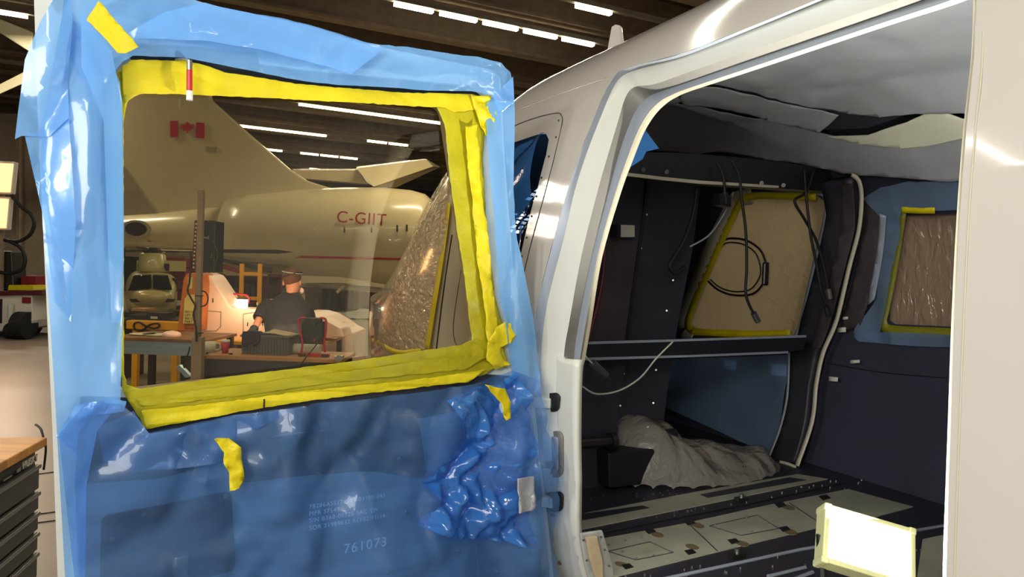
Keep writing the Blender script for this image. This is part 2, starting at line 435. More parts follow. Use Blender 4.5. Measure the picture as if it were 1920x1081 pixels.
# outlines read on the skin
jA = [(1040, 1230), (1012, 1080), (1004, 900), (1000, 720), (998, 643), (1010, 560), (1040, 443), (1063, 360), (1087, 290), (1112, 225), (1138, 165), (1160, 133), (1200, 121), (1280, 100), (1400, 53), (1530, 0), (1700, -70), (1790, -110)]
jB = [(1055, 1230), (1026, 1080), (1020, 900), (1015, 720), (1016, 643), (1028, 560), (1058, 443), (1077, 360), (1099, 290), (1124, 225), (1148, 168), (1166, 143), (1202, 128), (1281, 106), (1401, 59), (1531, 6), (1701, -64), (1792, -104)]
jC = [(1090, 1230), (1062, 1080), (1059, 900), (1058, 720), (1058, 660), (1068, 600), (1090, 480), (1120, 360), (1140, 290), (1158, 230), (1173, 182), (1190, 163), (1226, 158), (1281, 139), (1401, 97), (1640, 15), (1750, -22), (1800, -44)]
jD = [(1104, 1230), (1078, 1080), (1076, 900), (1076, 720), (1077, 665), (1086, 600), (1110, 480), (1141, 360), (1160, 290), (1178, 238), (1195, 203), (1215, 182), (1243, 170), (1285, 156), (1403, 115), (1640, 33), (1755, -8), (1805, -30)]
jE = [(1112, 1230), (1087, 1080), (1085, 900), (1085, 720), (1092, 665), (1103, 600), (1123, 480), (1158, 360), (1180, 300), (1201, 248), (1222, 214), (1243, 193), (1262, 181), (1290, 169), (1405, 131), (1640, 52), (1765, 12), (1812, -5)]
AFT = [(1830, -90), (1831, 0), (1826, 110), (1812, 240), (1800, 400), (1790, 600), (1783, 800), (1776, 1000), (1774, 1081), (1772, 1250), (1770, 1600)]
SILL = [(1500, 1500), (1250, 1330), (1130, 1270)]
hole = invl(jA) + invl(AFT + SILL)
qwin = [(942, 280), (960, 268), (1008, 252), (1024, 251), (1029, 262), (1024, 290), (1010, 345), (992, 410), (978, 470), (962, 530), (935, 560), (900, 560), (905, 400)]
smwin = [(872, 560), (882, 545), (905, 545), (905, 628), (878, 628), (868, 615)]
farW1 = [(1372, 385), (1386, 370), (1410, 361), (1530, 364), (1545, 376), (1547, 400), (1532, 470), (1515, 540), (1500, 605), (1488, 628), (1400, 631), (1300, 628), (1283, 618), (1281, 596), (1305, 540), (1340, 460)]
farW2 = [(1697, 404), (1830, 400), (1830, 614), (1678, 607), (1668, 600), (1668, 588), (1680, 500)]
fs = dict(s0=-1.2, s1=2.4)
skin = sheet([(-4.6, -1.25), (3.05, -1.25), (3.05, math.pi + 1.25), (-4.6, math.pi + 1.25)],
             [hole, invl(qwin), invl(farW1, 0, True, **fs), invl(farW2, 0, True, **fs)], .09, lambda s, f: S(s, f), .07)
P('fuselage_skin', skin, 'white_paint', smooth=True)
nose = loft([[S(3.05 + a, f, o) for f in [2 * math.pi * k / 32 for k in range(32)]] for a, o in ((0, 0), (.15, .08), (.22, .2))])
P('nose_cap', nose, 'white_paint', smooth=True)
def band(name, a, oa, b, ob_, m, n=70, far=False, **k):
    pa = resample([S(*inv(x, y, oa, far), oa) for x, y in a], n); pb = resample([S(*inv(x, y, ob_, far), ob_) for x, y in b], n)
    bm = nb(); ra = [bm.verts.new(p) for p in pa]; rb = [bm.verts.new(p) for p in pb]
    for i in range(n - 1): bm.faces.new((ra[i], ra[i + 1], rb[i + 1], rb[i]))
    return P(name, bm, m, smooth=True, **k)
def band3(name, a, oa, b, ob_, m, th=.006):
    """a strip of trim with corresponding outline points on both sides"""
    pa = [S(*inv(x, y, oa), oa) for x, y in a]; pb = [S(*inv(x, y, ob_), ob_) for x, y in b]
    pa = catmull(pa, 5); pb = catmull(pb, 5)
    bm = nb(); ra = [bm.verts.new(p) for p in pa]; rb = [bm.verts.new(p) for p in pb]
    for i in range(len(pa) - 1): bm.faces.new((ra[i], ra[i + 1], rb[i + 1], rb[i]))
    bmesh.ops.recalc_face_normals(bm, faces=bm.faces)
    return P(name, bm, m, smooth=True)
def grow(pts, k): 
    return pts
band3('door_seal', jA, .0, jB, .02, 'grey_seal')
band3('door_jamb', jB, .02, jC, .045, 'jamb_paint')
band3('jamb_step', jC, .045, jD, .085, 'shadow_grey')  # grey band stands in for the shadow along the step
band3('inner_seal', jD, .085, [((x1 * .78 + x2 * .22), (y1 * .78 + y2 * .22)) for (x1, y1), (x2, y2) in zip(jE, jD)], .09, 'grey_seal')
band3('jamb_lip', [((x1 * .78 + x2 * .22), (y1 * .78 + y2 * .22)) for (x1, y1), (x2, y2) in zip(jE, jD)], .09, jE, .11, 'cream_trim')
# depth of the jamb behind its lip
pE = catmull([S(*inv(x, y, .11), .11) for x, y in jE], 5); bm = nb()
ra = [bm.verts.new(p) for p in pE]; rb = [bm.verts.new(p + L * .012) for p in pE]
for i in range(len(pE) - 1): bm.faces.new((ra[i], ra[i + 1], rb[i + 1], rb[i]))
P('jamb_return', bm, 'cream_trim', smooth=True)
# rear jamb at the right edge
pa = catmull([S(*inv(x, y)) for x, y in AFT], 5)
bm = nb(); q = [[bm.verts.new(p + o) for p in pa] for o in (V((0, 0, 0)), L * .012 + F * .012, L * .05 + F * .014, L * .11 + F * .004, L * .12 - F * .02)]
for A_, B_ in zip(q, q[1:]):
    for i in range(len(pa) - 1): bm.faces.new((A_[i], A_[i + 1], B_[i + 1], B_[i]))
P('rear_jamb', bm, 'cream_trim', smooth=True)
sk = tube([S(*inv(x, y), -.001) for x, y in [(1845, -60), (1843, 110), (1830, 240), (1818, 400), (1808, 600), (1800, 800), (1793, 1000), (1790, 1120)]], .0012)
P('rear_jamb_seam', sk, 'cream_trim')
# pillar blanking where the lower jamb is flat: latch slots and fasteners
def onS(px, py, off=.0): return S(*inv(px, py, off), off)
def patch(name, pts, off, m, par=None, th=.004, lift=0, r=0, far=False, res=.05, **k):
    kk = fs if far else {}
    uv = invl(rounded(pts, r) if r else pts, off, far, **kk)
    bm = sheet(uv, [], res, lambda s, f: S(s, f, off - lift), res * .8)
    bmesh.ops.recalc_face_normals(bm, faces=bm.faces)
    o = P(name, bm, m, par, smooth=True, **k)
    if th: s_ = o.modifiers.new('t', 'SOLIDIFY'); s_.thickness = th; s_.offset = 0
    return o
for pts, nm in (([(1010, 738), (1046, 735), (1052, 742), (1050, 765), (1044, 771), (1010, 771)], 'latch_slot'), ([(1026, 921), (1052, 919), (1058, 926), (1057, 950), (1052, 957), (1028, 957)], 'latch_slot')):
    ps = patch(nm, pts, .035, 'black_rubber', lift=.004, r=4)
    a = onS(pts[0][0] + 5, (pts[0][1] + pts[-1][1]) / 2, .03)
    P('latch_bolt', box(nb(), a, (.035, .02, .03), F, L), 'jamb_paint', ps)
patch('pillar_cover', [(985, 690), (1040, 672), (1057, 666), (1060, 672), (1088, 674), (1086, 900), (1086, 1000), (1092, 1040), (1104, 1085), (1125, 1130), (1060, 1200), (1000, 1150)], .046, 'jamb_paint', th=.02)
ps = patch('handle_recess', [(1018, 810), (1050, 806), (1057, 815), (1057, 885), (1050, 893), (1020, 894)], .035, 'shadow_grey', lift=.003, r=8)
patch('recess_floor', [(1026, 818), (1048, 816), (1050, 822), (1050, 880), (1046, 886), (1026, 886)], .035, 'grey_seal', ps, lift=.006, r=6)
P('hinge_pin', cyl(onS(1018, 871, .03), onS(1031, 871, .0), .011), 'dark_steel')
for x, y in ((1040, 964), (1053, 1054)):
    a = onS(x, y, .04); P('screw', cyl(a, a - L * .012, .006, 12), 'brass')
for x, y in ((1560, 33), (1606, 6)):
    a = onS(x, y, .06); P('jamb_bumper', cyl(a - Z * .004, a - Z * .012 - L * .004, .012, 16), 'steel')
# panel seams, quarter window surround
def seam(pts, r=.0016, m='seam', name='panel_seam'): return P(name, tube([onS(x, y, -.0005) for x, y in pts], r, 6), m)
seam([(925, 290), (945, 252), (960, 238), (1000, 222), (1042, 212), (1053, 217), (1053, 236), (1038, 300), (1018, 375), (1000, 440), (985, 500), (972, 560)])
seam([(905, 236), (948, 213), (1040, 178), (1120, 150), (1150, 143)], .001, 'white_paint')
seam([(848, 440), (840, 490), (832, 545), (825, 600), (818, 660)], .004, name='cockpit_door_seal')
seam([(866, 500), (856, 560), (850, 610), (853, 640), (862, 648), (878, 645)], .0015)
for x, y in ((1048, 226), (1043, 257), (1030, 293), (1016, 333), (1006, 368), (997, 405), (988, 445), (979, 480)):
    a = onS(x, y); P('rivet', cyl(a, a - L * .003, .0035, 8), 'dark_steel')
antb = onS(1163, 78); a = at(1152, 88, 2.75); 
P('blade_antenna', prism([at(x, y, 3.05) for x, y in ((1137, 98), (1146, 50), (1154, 45), (1160, 50), (1166, 98))], L * .02), 'white_paint', bevel=.004)
# windscreen, yellow masking edge and clear sheeting over it
ws = [(838, 318), (842, 350), (842, 420), (828, 500), (815, 580), (802, 655), (745, 662), (706, 645), (712, 605), (738, 530), (770, 450), (800, 380)]
def loose(name, pts, off, m, amp, fr, label, cat, res=.02, far=False, r=0, group=None):
    kk = fs if far else {}
    uv = invl(rounded(pts, r) if r else pts, off, far, **kk)
    sg = 1
    def fn(s, f): return S(s, f, off - amp * crease(s, f, fr, 3))
    bm = sheet(uv, [], res, fn, res)
    return obj(name, bm, m, smooth=True, label=label, cat=cat, group=group)
loose('plastic_sheet', ws, -.012, 'clear_film', .012, 3, 'crinkled clear plastic sheet taped over the slanted windscreen, seen through the taped door window', 'plastic sheet')
def ribbon(name, pts, wd, off, m, label, cat, far=False, side=1, group=None):
    """tape laid along an outline on the skin; wd in pixels of the view"""
    kk = fs if far else {}; bm = nb(); last = None; P2 = [V((x, y, 0)) for x, y in pts]; P2 = catmull(P2, 5)
    for i, p in enumerate(P2):
        t = (P2[min(i + 1, len(P2) - 1)] - P2[max(0, i - 1)]).normalized(); n_ = V((-t.y, t.x, 0)) * side
        ws_ = wd * (1 + .15 * n3(i * .4, wd))
        a = inv(p.x, p.y, off, far, **kk); b = inv(p.x + n_.x * ws_, p.y + n_.y * ws_, off, far, **kk)
        cur = (bm.verts.new(S(*a, off)), bm.verts.new(S(*b, off)))
        if last: bm.faces.new((last[0], last[1], cur[1], cur[0]))
        last = cur
    bmesh.ops.recalc_face_normals(bm, faces=bm.faces)
    return obj(name, bm, m, label=label, cat=cat, smooth=True, group=group, solid=.001)
ribbon('tape_strip', [(845, 380), (838, 440), (828, 510), (815, 590), (805, 655)], 9, -.014, 'yellow_tape', 'narrow yellow tape edging the windscreen plastic on its upright side', 'tape', side=1)
ribbon('tape_strip', [(704, 640), (712, 650), (745, 664), (790, 662)], 9, -.014, 'yellow_tape', 'short yellow tape along the bottom of the windscreen plastic', 'tape', side=-1)
# blue film inside the quarter window
loose('plastic_sheet', qwin, .012, 'blue_film_crisp', .06, 5, 'crumpled blue plastic behind the quarter window of the white fuselage', 'plastic sheet')
loose('plastic_sheet', smwin, .03, 'blue_film_crisp', .02, 6, 'scrap of blue plastic in the small low window beside the windscreen', 'plastic sheet')
patch('quarter_window_pane', qwin, .004, 'clear_glass', th=0)

# ------------------------------------------------------------------ cabin interior
LIN = .09
lw1 = invl(farW1, LIN, True, **fs); lw2 = invl(farW2, LIN, True, **fs)
P('cabin_lining', sheet([(-1.95, .9), (2.3, .9), (2.3, math.pi + 1.2), (-1.95, math.pi + 1.2)], [lw1, lw2], .12, lambda s, f: S(s, f, LIN), .1), 'navy_wall', smooth=True)
P('cockpit_lining', sheet([(.32, -1.2), (2.3, -1.2), (2.3, .9), (.32, .9)], [invl(qwin, LIN)], .12, lambda s, f: S(s, f, LIN), .1), 'black_fabric', smooth=True)
P('rear_bulkhead', loft([[S(s, f, LIN) for f in [2 * math.pi * k / 32 for k in range(32)]] for s in (-1.95, -1.97)]), 'black_fabric')
P('front_bulkhead', loft([[S(s, f, LIN) for f in [2 * math.pi * k / 32 for k in range(32)]] for s in (2.3, 2.32)]), 'black_fabric')
FZ = .77
P('cabin_floor', box(nb(), H + F * .15 + L * 1.01 + Z * (FZ - .02), (4.2, 1.66, .04), F, L), 'floor_dark')
def fpan(name, pts, m, h=.004, par=None, **k):
    return P(name, prism([onz(x, y, FZ + h) for x, y in pts][::-1], V((0, 0, -.003))), m, par, **k)
p1 = fpan('floor_strip', [(1087, 963), (1300, 922), (1495, 888), (1552, 897), (1330, 943), (1087, 992)], 'floor_panel')
fpan('strip_slot', [(1087, 963), (1205, 947), (1218, 951), (1088, 975)], 'floor_dark', .0055, p1)
fpan('strip_slot', [(1313, 926), (1480, 894), (1512, 899), (1327, 932)], 'floor_dark', .0055, p1)
p2 = fpan('floor_panel', [(1122, 1011), (1133, 1008), (1280, 981), (1440, 946), (1590, 916), (1712, 949), (1640, 968), (1533, 988), (1400, 1020), (1280, 1049), (1150, 1081), (1118, 1088)], 'floor_panel')
for x, y in ((1219, 995), (1176, 1061), (1293, 979), (1375, 1014), (1294, 1034), (1463, 946), (1471, 991), (1546, 932)):
    fpan('tie_down_slot', [(x - 11, y - 3), (x + 4, y - 6), (x + 12, y + 1), (x - 3, y + 5)], 'black_frame', .0055, p2)
def fl(pts, r=.0018, m='floor_dark', h=.005, name='panel_joint', par=None): return P(name, tube([onz(x, y, FZ + h) for x, y in pts], r, 5, False), m, par)
for q in ([(1140, 1033), (1218, 1015), (1262, 1035), (1192, 1049), (1140, 1033)], [(1330, 985), (1420, 965), (1460, 990), (1390, 1003), (1330, 985)], [(1290, 980), (1345, 1032)], [(1480, 942), (1530, 975)]): fl(q, .0015, par=p2)
for x, y in ((1232, 1001), (1165, 1057), (1308, 984), (1298, 1024), (1392, 1018), (1478, 950), (1482, 996)):
    fpan('stain_patch', [(x + 13 * math.cos(a) , y + 5.5 * math.sin(a + .5)) for a in [k * math.pi / 6 for k in range(12)]][::-1], 'stain', .0048, p2)
for x, y in ((1173, 1013), (1203, 1007), (1229, 1020), (1257, 1034), (1226, 1041), (1193, 1047), (1167, 1034), (1141, 1021), (1340, 983), (1400, 970), (1440, 980), (1410, 996)):
    P('panel_fastener', cyl(onz(x, y, FZ + .004), onz(x, y, FZ + .0055), .004, 8), 'black_frame', p2)
for pts in ([(1090, 1118), (1500, 1030), (1770, 985)], [(1440, 1080), (1510, 1063)], [(1488, 1086), (1524, 1072)]): fl(pts, .006, 'grey_seal', name='seat_track')
fl([(1090, 1005), (1400, 945), (1580, 905)], .003, 'black_frame', name='seat_track')
bm = nb(); random.seed(4)
for k in range(90):
    x = random.uniform(1095, 1760); y = random.choice([random.uniform(915, 935) - (x - 1300) * .06, 958 + random.uniform(-6, 6) - (x - 1300) * .2, 1062 + random.uniform(-12, 12) - (x - 1400) * .12])
    a = onz(x, y, FZ); cyl(a, a + Z * .005, .0035, 6, bm=bm)
o = P('floor_rivets', bm, 'steel'); o['kind'] = 'stuff'
P('floor_edge_panel', prism([onz(x, y, FZ + .05) for x, y in ((1730, 1010), (1850, 985), (1850, 1110), (1715, 1110))], V((0, 0, -.05))), 'floor_panel')
for x, y in ((1382, 1040), (1390, 935)):
    a = onz(x, y, FZ + .01); fit = P('tie_down_fitting', box(nb(), a, (.05, .025, .015), L, F), 'dark_steel'); P('bolt', cyl(a, a + Z * .02, .008, 8), 'steel', fit)
# cross beams on the forward frame
s37 = H + F * .37
def sp(px, py, sv=.37): return onplane(px, py, H + F * sv, F)
def sprism(pts, sv=.37, th=.08): return prism([sp(x, y, sv) for x, y in pts], F * th)
tb = P('overhead_beam', sprism([(1160, 300), (1200, 284), (1300, 287), (1450, 300), (1600, 325), (1600, 362), (1450, 352), (1330, 344), (1165, 327)]), 'black_frame', bevel=.006)
P('beam_edge_strip', sprism([(1165, 322), (1240, 331), (1310, 338), (1460, 348), (1460, 352), (1310, 344), (1240, 337), (1165, 328)], .365, .01), 'cream_trim', tb)
for x, y in ((1428, 343), (1469, 347), (1206, 318), (1250, 322)): P('beam_screw', cyl(sp(x, y, .37), sp(x, y, .362), .009, 12), 'dark_steel', tb)
mb_ = P('middle_beam', sprism([(1075, 644), (1300, 638), (1512, 631), (1508, 655), (1480, 660), (1300, 668), (1075, 674)]), 'black_frame', bevel=.004)
P('beam_edge_strip', sprism([(1075, 641), (1300, 635), (1512, 628), (1512, 632), (1300, 639), (1075, 646)], .365, .01), 'grey_seal', mb_)
P('beam_edge_strip', sprism([(1075, 671), (1300, 665), (1478, 658), (1478, 662), (1300, 669), (1075, 676)], .365, .01), 'grey_seal', mb_)
# avionics closet and brown column
cl = P('equipment_closet', sprism([(1214, 333), (1314, 342), (1300, 460), (1272, 600), (1250, 740), (1238, 850), (1230, 925), (1150, 925), (1155, 760), (1172, 640), (1190, 500)], .62, .35), 'black_panel')
P('closet_shelf', sprism([(1150, 333), (1208, 336), (1202, 450), (1138, 452)], .58, .04), 'black_panel', cl)
P('closet_side', sprism([(1138, 452), (1204, 450), (1190, 540), (1172, 645), (1105, 645), (1120, 540)], .58, .06), 'brown_quilt', cl)
P('closet_post', sprism([(1213, 345), (1219, 345), (1178, 640), (1172, 640)], .575, .01), 'black_frame', cl)
for x, y in ((1213, 402), (1202, 465), (1192, 523), (1182, 582), (1276, 465), (1262, 525), (1250, 582), (1170, 700), (1230, 693), (1163, 760), (1225, 755), (1215, 800)):
    P('closet_screw', cyl(sp(x, y, .615), sp(x, y, .60), .0045, 8), 'steel', cl)
rt = P('data_module', sprism([(1160, 421), (1190, 422), (1190, 444), (1160, 444)], .54, .04), 'liner_white', cl)
P('module_cover', sprism([(1157, 420), (1164, 420), (1164, 445), (1157, 445)], .53, .05), 'navy_cloth', cl)
P('lower_column', sprism([(1080, 676), (1175, 672), (1160, 760), (1155, 930), (1080, 945)], .5, .12), 'black_panel')
bx = P('control_box', sprism([(1140, 850), (1228, 842), (1232, 905), (1142, 915)], .42, .14), 'black_frame', bevel=.006)
P('torque_tube', cyl(sp(1085, 830, .46), sp(1150, 826, .46), .02, 14), 'dark_steel')
P('tube_collar', cyl(sp(1143, 827, .46), sp(1152, 826, .46), .034, 16), 'dark_steel')
P('control_arm', cyl(sp(1238, 815, .5), sp(1265, 812, .5), .022, 14), 'black_rubber')
# far side: window surround, post, trims
def rib(name, pts, wd, off, m, side=1, par=None, th=.006, n=5):
    bm = nb(); last = None; P2 = catmull([V((x, y, 0)) for x, y in pts], n)
    for i, p in enumerate(P2):
        t = (P2[min(i + 1, len(P2) - 1)] - P2[max(0, i - 1)]).normalized(); n_ = V((-t.y, t.x, 0)) * side
        a = inv(p.x, p.y, off, True, **fs); b = inv(p.x + n_.x * wd, p.y + n_.y * wd, off, True, **fs)
        cur = (bm.verts.new(S(*a, off)), bm.verts.new(S(*b, off)))
        if last: bm.faces.new((last[0], last[1], cur[1], cur[0]))
        last = cur
    return P(name, bm, m, par, smooth=True, solid=th)
W1c = farW1 + [farW1[0]]
rib('window_liner', [(1408, 352), (1372, 362), (1352, 400), (1322, 460), (1290, 540), (1268, 600), (1272, 628), (1296, 640)], 30, LIN + .012, 'cream_trim', -1)
rib('window_rim', [(1400, 360), (1530, 360), (1550, 376), (1550, 405), (1535, 470), (1519, 540), (1503, 608), (1492, 632)], 6, LIN + .012, 'grey_seal')
post = P('door_post', sheet(invl([(1545, 340), (1602, 332), (1611, 370), (1605, 430), (1588, 500), (1563, 600), (1538, 660), (1524, 720), (1517, 790), (1494, 868), (1466, 868), (1446, 855), (1466, 800), (1478, 720), (1484, 660), (1500, 635), (1520, 560), (1540, 480), (1556, 400)], .15, True, **fs), [], .08, lambda s, f: S(s, f, .15), .06), 'black_panel', smooth=True)
s_ = post.modifiers.new('t', 'SOLIDIFY'); s_.thickness = .05; s_.offset = 0
patch('post_cover', [(1578, 345), (1600, 345), (1603, 430), (1585, 500), (1560, 596), (1536, 655), (1520, 650), (1545, 560), (1572, 450)], .19, 'brown_quilt', post, far=True)
rib('post_trim', [(1596, 330), (1608, 340), (1613, 370), (1608, 430), (1590, 500), (1566, 600), (1541, 660), (1528, 720), (1520, 790), (1492, 872)], 7, .195, 'cream_trim', -1, post)
rib('post_trim', [(1462, 868), (1478, 872), (1492, 878)], 5, .195, 'cream_trim', -1, post)
rib('post_edge', [(1478, 660), (1475, 740), (1462, 800), (1443, 850), (1440, 860)], 4, .19, 'grey_seal', -1, post)
patch('quilted_panel', [(1622, 385), (1655, 380), (1650, 470), (1632, 560), (1612, 612), (1575, 622), (1590, 560), (1612, 470)], .13, 'brown_quilt', far=True)
patch('wall_trim', [(1650, 400), (1662, 405), (1655, 480), (1640, 560), (1628, 572), (1632, 540), (1645, 470)], .14, 'grey_seal', far=True)
for q in ([(1594, 675), (1612, 674), (1612, 680), (1594, 681)], [(1570, 614), (1586, 613), (1586, 622), (1570, 623)], [(1580, 594), (1590, 593), (1590, 598), (1580, 599)], [(1554, 705), (1571, 707), (1571, 715), (1554, 714)]):
    patch('wall_placard', q, .135, 'liner_white', far=True, th=.001)
P('wall_seam', tube([S(*inv(x, y, .1, True, **fs), .1) for x, y in ((1550, 680), (1650, 697), (1775, 708))], .002, 5), 'seam')
# tan sheeting and tape on the far windows
loose('plastic_sheet', farW1, .06, 'tan_film', .008, 4, 'tan dusty plastic sheet over the large far cockpit window seen across the cabin', 'plastic sheet', far=True)
loose('plastic_sheet', [(1690, 402), (1835, 398), (1835, 618), (1664, 612)], .06, 'brown_film', .008, 5, 'wrinkled brown plastic over the far cabin window beside the rear jamb', 'plastic sheet', far=True)
ribbon('tape_strip', [(1530, 362), (1450, 360), (1404, 362), (1382, 376), (1345, 452), (1308, 535), (1284, 600), (1290, 622), (1310, 628), (1400, 632), (1482, 631)], 13, .108, 'yellow_tape', 'yellow tape outlining the large far cockpit window', 'tape', far=True, side=-1)
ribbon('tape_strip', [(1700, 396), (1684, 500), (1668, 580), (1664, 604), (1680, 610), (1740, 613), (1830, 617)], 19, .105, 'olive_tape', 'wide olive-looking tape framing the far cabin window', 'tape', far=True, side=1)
ribbon('tape_strip', [(1690, 398), (1720, 400), (1753, 400)], 11, .15, 'yellow_tape', 'short bright yellow tape tab at top of the far cabin window', 'tape', far=True, side=-1)
loose('plastic_sheet', [(1618, 372), (1650, 352), (1700, 342), (1835, 338), (1835, 392), (1760, 395), (1690, 392), (1684, 420), (1668, 440), (1650, 412)], .14, 'pale_film', .03, 6, 'pale blue plastic hanging above the far cabin window', 'plastic sheet', far=True)
loose('plastic_sheet', [(1655, 430), (1686, 415), (1684, 450), (1672, 500), (1660, 570), (1640, 640), (1598, 625), (1630, 570), (1645, 500)], .14, 'pale_film', .03, 6, 'narrow blue plastic strip falling beside the far cabin window', 'plastic sheet', far=True)
loose('plastic_sheet', [(1598, 628), (1660, 622), (1835, 630), (1835, 650), (1700, 648), (1610, 640)], .14, 'pale_film', .03, 6, 'low blue plastic edge under the far cabin window', 'plastic sheet', far=True)
loose('plastic_sheet', [(1250, 672), (1476, 664), (1470, 745), (1440, 850), (1330, 800), (1240, 760)], .2, 'pale_film', .01, 5, 'clear glinting plastic over the dark lower cockpit door seen below the middle beam', 'plastic sheet', far=True)
for q in ([(1357, 674), (1381, 676), (1380, 694), (1356, 692)], [(1445, 680), (1476, 682), (1474, 705), (1444, 703)]): patch('door_placard', q, .19, 'letter_grey', far=True, th=.001)
# vent window ring
ring = [(1352, 456), (1366, 447), (1398, 450), (1425, 468), (1436, 495), (1436, 520), (1420, 545), (1400, 553), (1370, 552), (1345, 542), (1328, 527)]
P('vent_ring', tube([S(*inv(x, y, .10, True, **fs), .10) for x, y in ring], .006, 8), 'black_rubber')
P('vent_ring', tube([S(*inv(1370 + (x - 1370) * .86 - 2, 502 + (y - 502) * .86, .10, True, **fs), .10) for x, y in ring], .004, 8), 'black_rubber')
a = S(*inv(1435, 513, .11, True, **fs), .11); P('vent_latch', box(nb(), a, (.03, .03, .12)), 'black_plastic', bevel=.008)
# headliner
def top(px, py, z, sag=0, fr=2): 
    return onz(px, py, z)
def liner(name, pts, off, m, amp=.02, fr=3, par=None):
    uv = invl(pts, off, 'top', s0=-1.95, s1=2.3)
    return P(name, sheet(uv, [], .03, lambda u, v: S(u, v, off + amp * n3(u * fr, v * fr, off) + amp * 1.6 * crease(u * .6, v * 1.4, 2.6, .3) + amp * .5 * crease(u, v, 9, 2)), .03), m, par, smooth=True, solid=.002)
hl = liner('headliner', [(1180, 250), (1220, 150), (1400, 100), (1860, -60), (1960, -70), (1880, 205), (1810, 198), (1720, 207), (1650, 220), (1590, 215), (1500, 192), (1420, 178), (1330, 170), (1280, 185)], .16, 'headliner', .018)
liner('headliner_flap', [(1282, 166), (1330, 163), (1440, 186), (1574, 213), (1556, 231), (1536, 247), (1500, 240), (1440, 222), (1370, 206), (1282, 195)], .185, 'headliner', .008, 8, hl)
liner('rear_headliner', [(1175, 190), (1282, 194), (1370, 206), (1440, 222), (1536, 248), (1640, 268), (1780, 262), (1860, 240), (1870, 330), (1790, 335), (1700, 330), (1600, 322), (1450, 298), (1300, 288), (1180, 285)], .145, 'headliner', .015)
liner('dark_cavity', [(1480, 175), (1880, 180), (1880, 310), (1500, 290)], .115, 'black_fabric', .004)
liner('light_panel', [(1548, 255), (1628, 252), (1700, 228), (1757, 200), (1806, 218), (1860, 230), (1860, 245), (1775, 265), (1740, 273), (1690, 276), (1610, 268)], .165, 'liner_white', .006)
# blue tag of film peeking from the jamb
bm = sheet([(p.x, p.z) for p in [sp(x, y, -.05) for x, y in ((1150, 330), (1205, 238), (1236, 278), (1212, 284), (1205, 298), (1172, 320))]], [], .02, lambda u, v: onplane(0, 0, s37, F) * 0 + V((u, (H - F * .05).y - (u - (H - F * .05).x) * F.x / F.y + .01 * n3(u * 9, v * 9), v)))
obj('plastic_sheet', bm, 'blue_film_crisp', smooth=True, label='torn blue plastic corner sticking out behind the front door jamb', cat='plastic sheet')
# loose hoses and wires hanging from the beam
def cable(pts, sv, r, label, m='black_rubber', end=None, name='cable', group=None):
    P3 = [sp(x, y, sv) for x, y in pts]
    if end:
        t = thing(name, label, 'cable', P3[-1]); obj('wire', tube(P3, r, 7), m, t, smooth=True)
        d = (P3[-1] - P3[-2]).normalized(); obj('connector', cyl(P3[-1] - d * .01, P3[-1] + d * .035, r * 2.2, 10), end, t)
    else: obj(name, tube(P3, r, 7), m, smooth=True, label=label, cat='cable')
cable([(1372, 300), (1386, 330), (1390, 370), (1398, 430), (1400, 500), (1398, 545), (1404, 570), (1415, 590)], .33, .006, 'black cable hanging across the far window, silver connector at its end', end='steel')
cable([(1526, 320), (1512, 360), (1490, 376), (1508, 410), (1530, 450), (1545, 500), (1553, 545)], .33, .006, 'black cable looping left from the beam then down past the door post', end='steel')
cable([(1508, 318), (1512, 370), (1520, 440), (1530, 490), (1540, 545), (1550, 578)], .32, .006, 'straight black cable hanging beside the looped one near the door post', end='black_rubber')
cable([(1345, 305), (1356, 330), (1359, 365)], .34, .006, 'short black cable ending in a small black box under the beam', end='black_rubber')
cable([(1375, 360), (1358, 400), (1330, 440), (1294, 462)], .45, .004, 'thin grey wire running from the black box down left to the closet', m='grey_seal')
cable([(1092, 724), (1118, 738), (1160, 732), (1200, 708), (1230, 672), (1262, 640)], .36, .0035, 'thin white wire looping under the middle beam', m='liner_white')
obj('sensor_box', sprism([(1349, 362), (1372, 366), (1370, 388), (1350, 384)], .33, .04), 'black_plastic', label='small black box hanging at top left of the far window', cat='box')
t = thing('wire_connector', 'metal connector dangling on a white wire by the front jamb', 'connector', sp(1100, 660, .3))
obj('lead', tube([sp(x, y, .3) for x, y in ((1092, 655), (1100, 670), (1112, 682))], .003, 6), 'liner_white', t)
obj('plug', cyl(sp(1110, 680, .3), sp(1138, 703, .3), .016, 12, .011), 'steel', t)
obj('wire_bundle', tube([sp(x, y, .34) for x, y in ((1135, 455), (1130, 520), (1118, 580), (1102, 640))], .008, 7), 'maroon', smooth=True, label='dark red twisted wire bundle running down behind the front jamb', cat='cable')
obj('hose', tube([sp(x, y, .5) for x, y in ((1308, 350), (1300, 400), (1283, 450), (1262, 485), (1256, 500), (1268, 512), (1284, 500))], .009, 8), 'black_rubber', smooth=True, label='black hose with a white end on the closet beside the far window', cat='hose')
# metal bracket left on the sill
brp = [(1088, 1000), (1130, 994), (1150, 1060), (1152, 1100), (1108, 1100), (1098, 1060)]
t = thing('sill_bracket', 'curved grey metal bracket standing on the door sill', 'bracket', onz(1120, 1100, FZ))
bm = prism([onplane(x, y, H + F * -.23, F) for x, y in brp], F * .01); obj('plate', bm, 'bracket_grey', t, bevel=.003)
obj('bronze_insert', prism([onplane(x, y, H + F * -.245, F) for x, y in ((1100, 1008), (1120, 1005), (1130, 1050), (1132, 1090), (1120, 1090), (1108, 1050))], F * .012), 'cloth_tan', t, bevel=.002)
for x, y in ((1094, 1012), (1127, 1006), (1100, 1050), (1142, 1060), (1134, 1030)): obj('hole', cyl(onplane(x, y, H + F * -.232, F), onplane(x, y, H + F * -.238, F), .003, 8), 'seam', t)
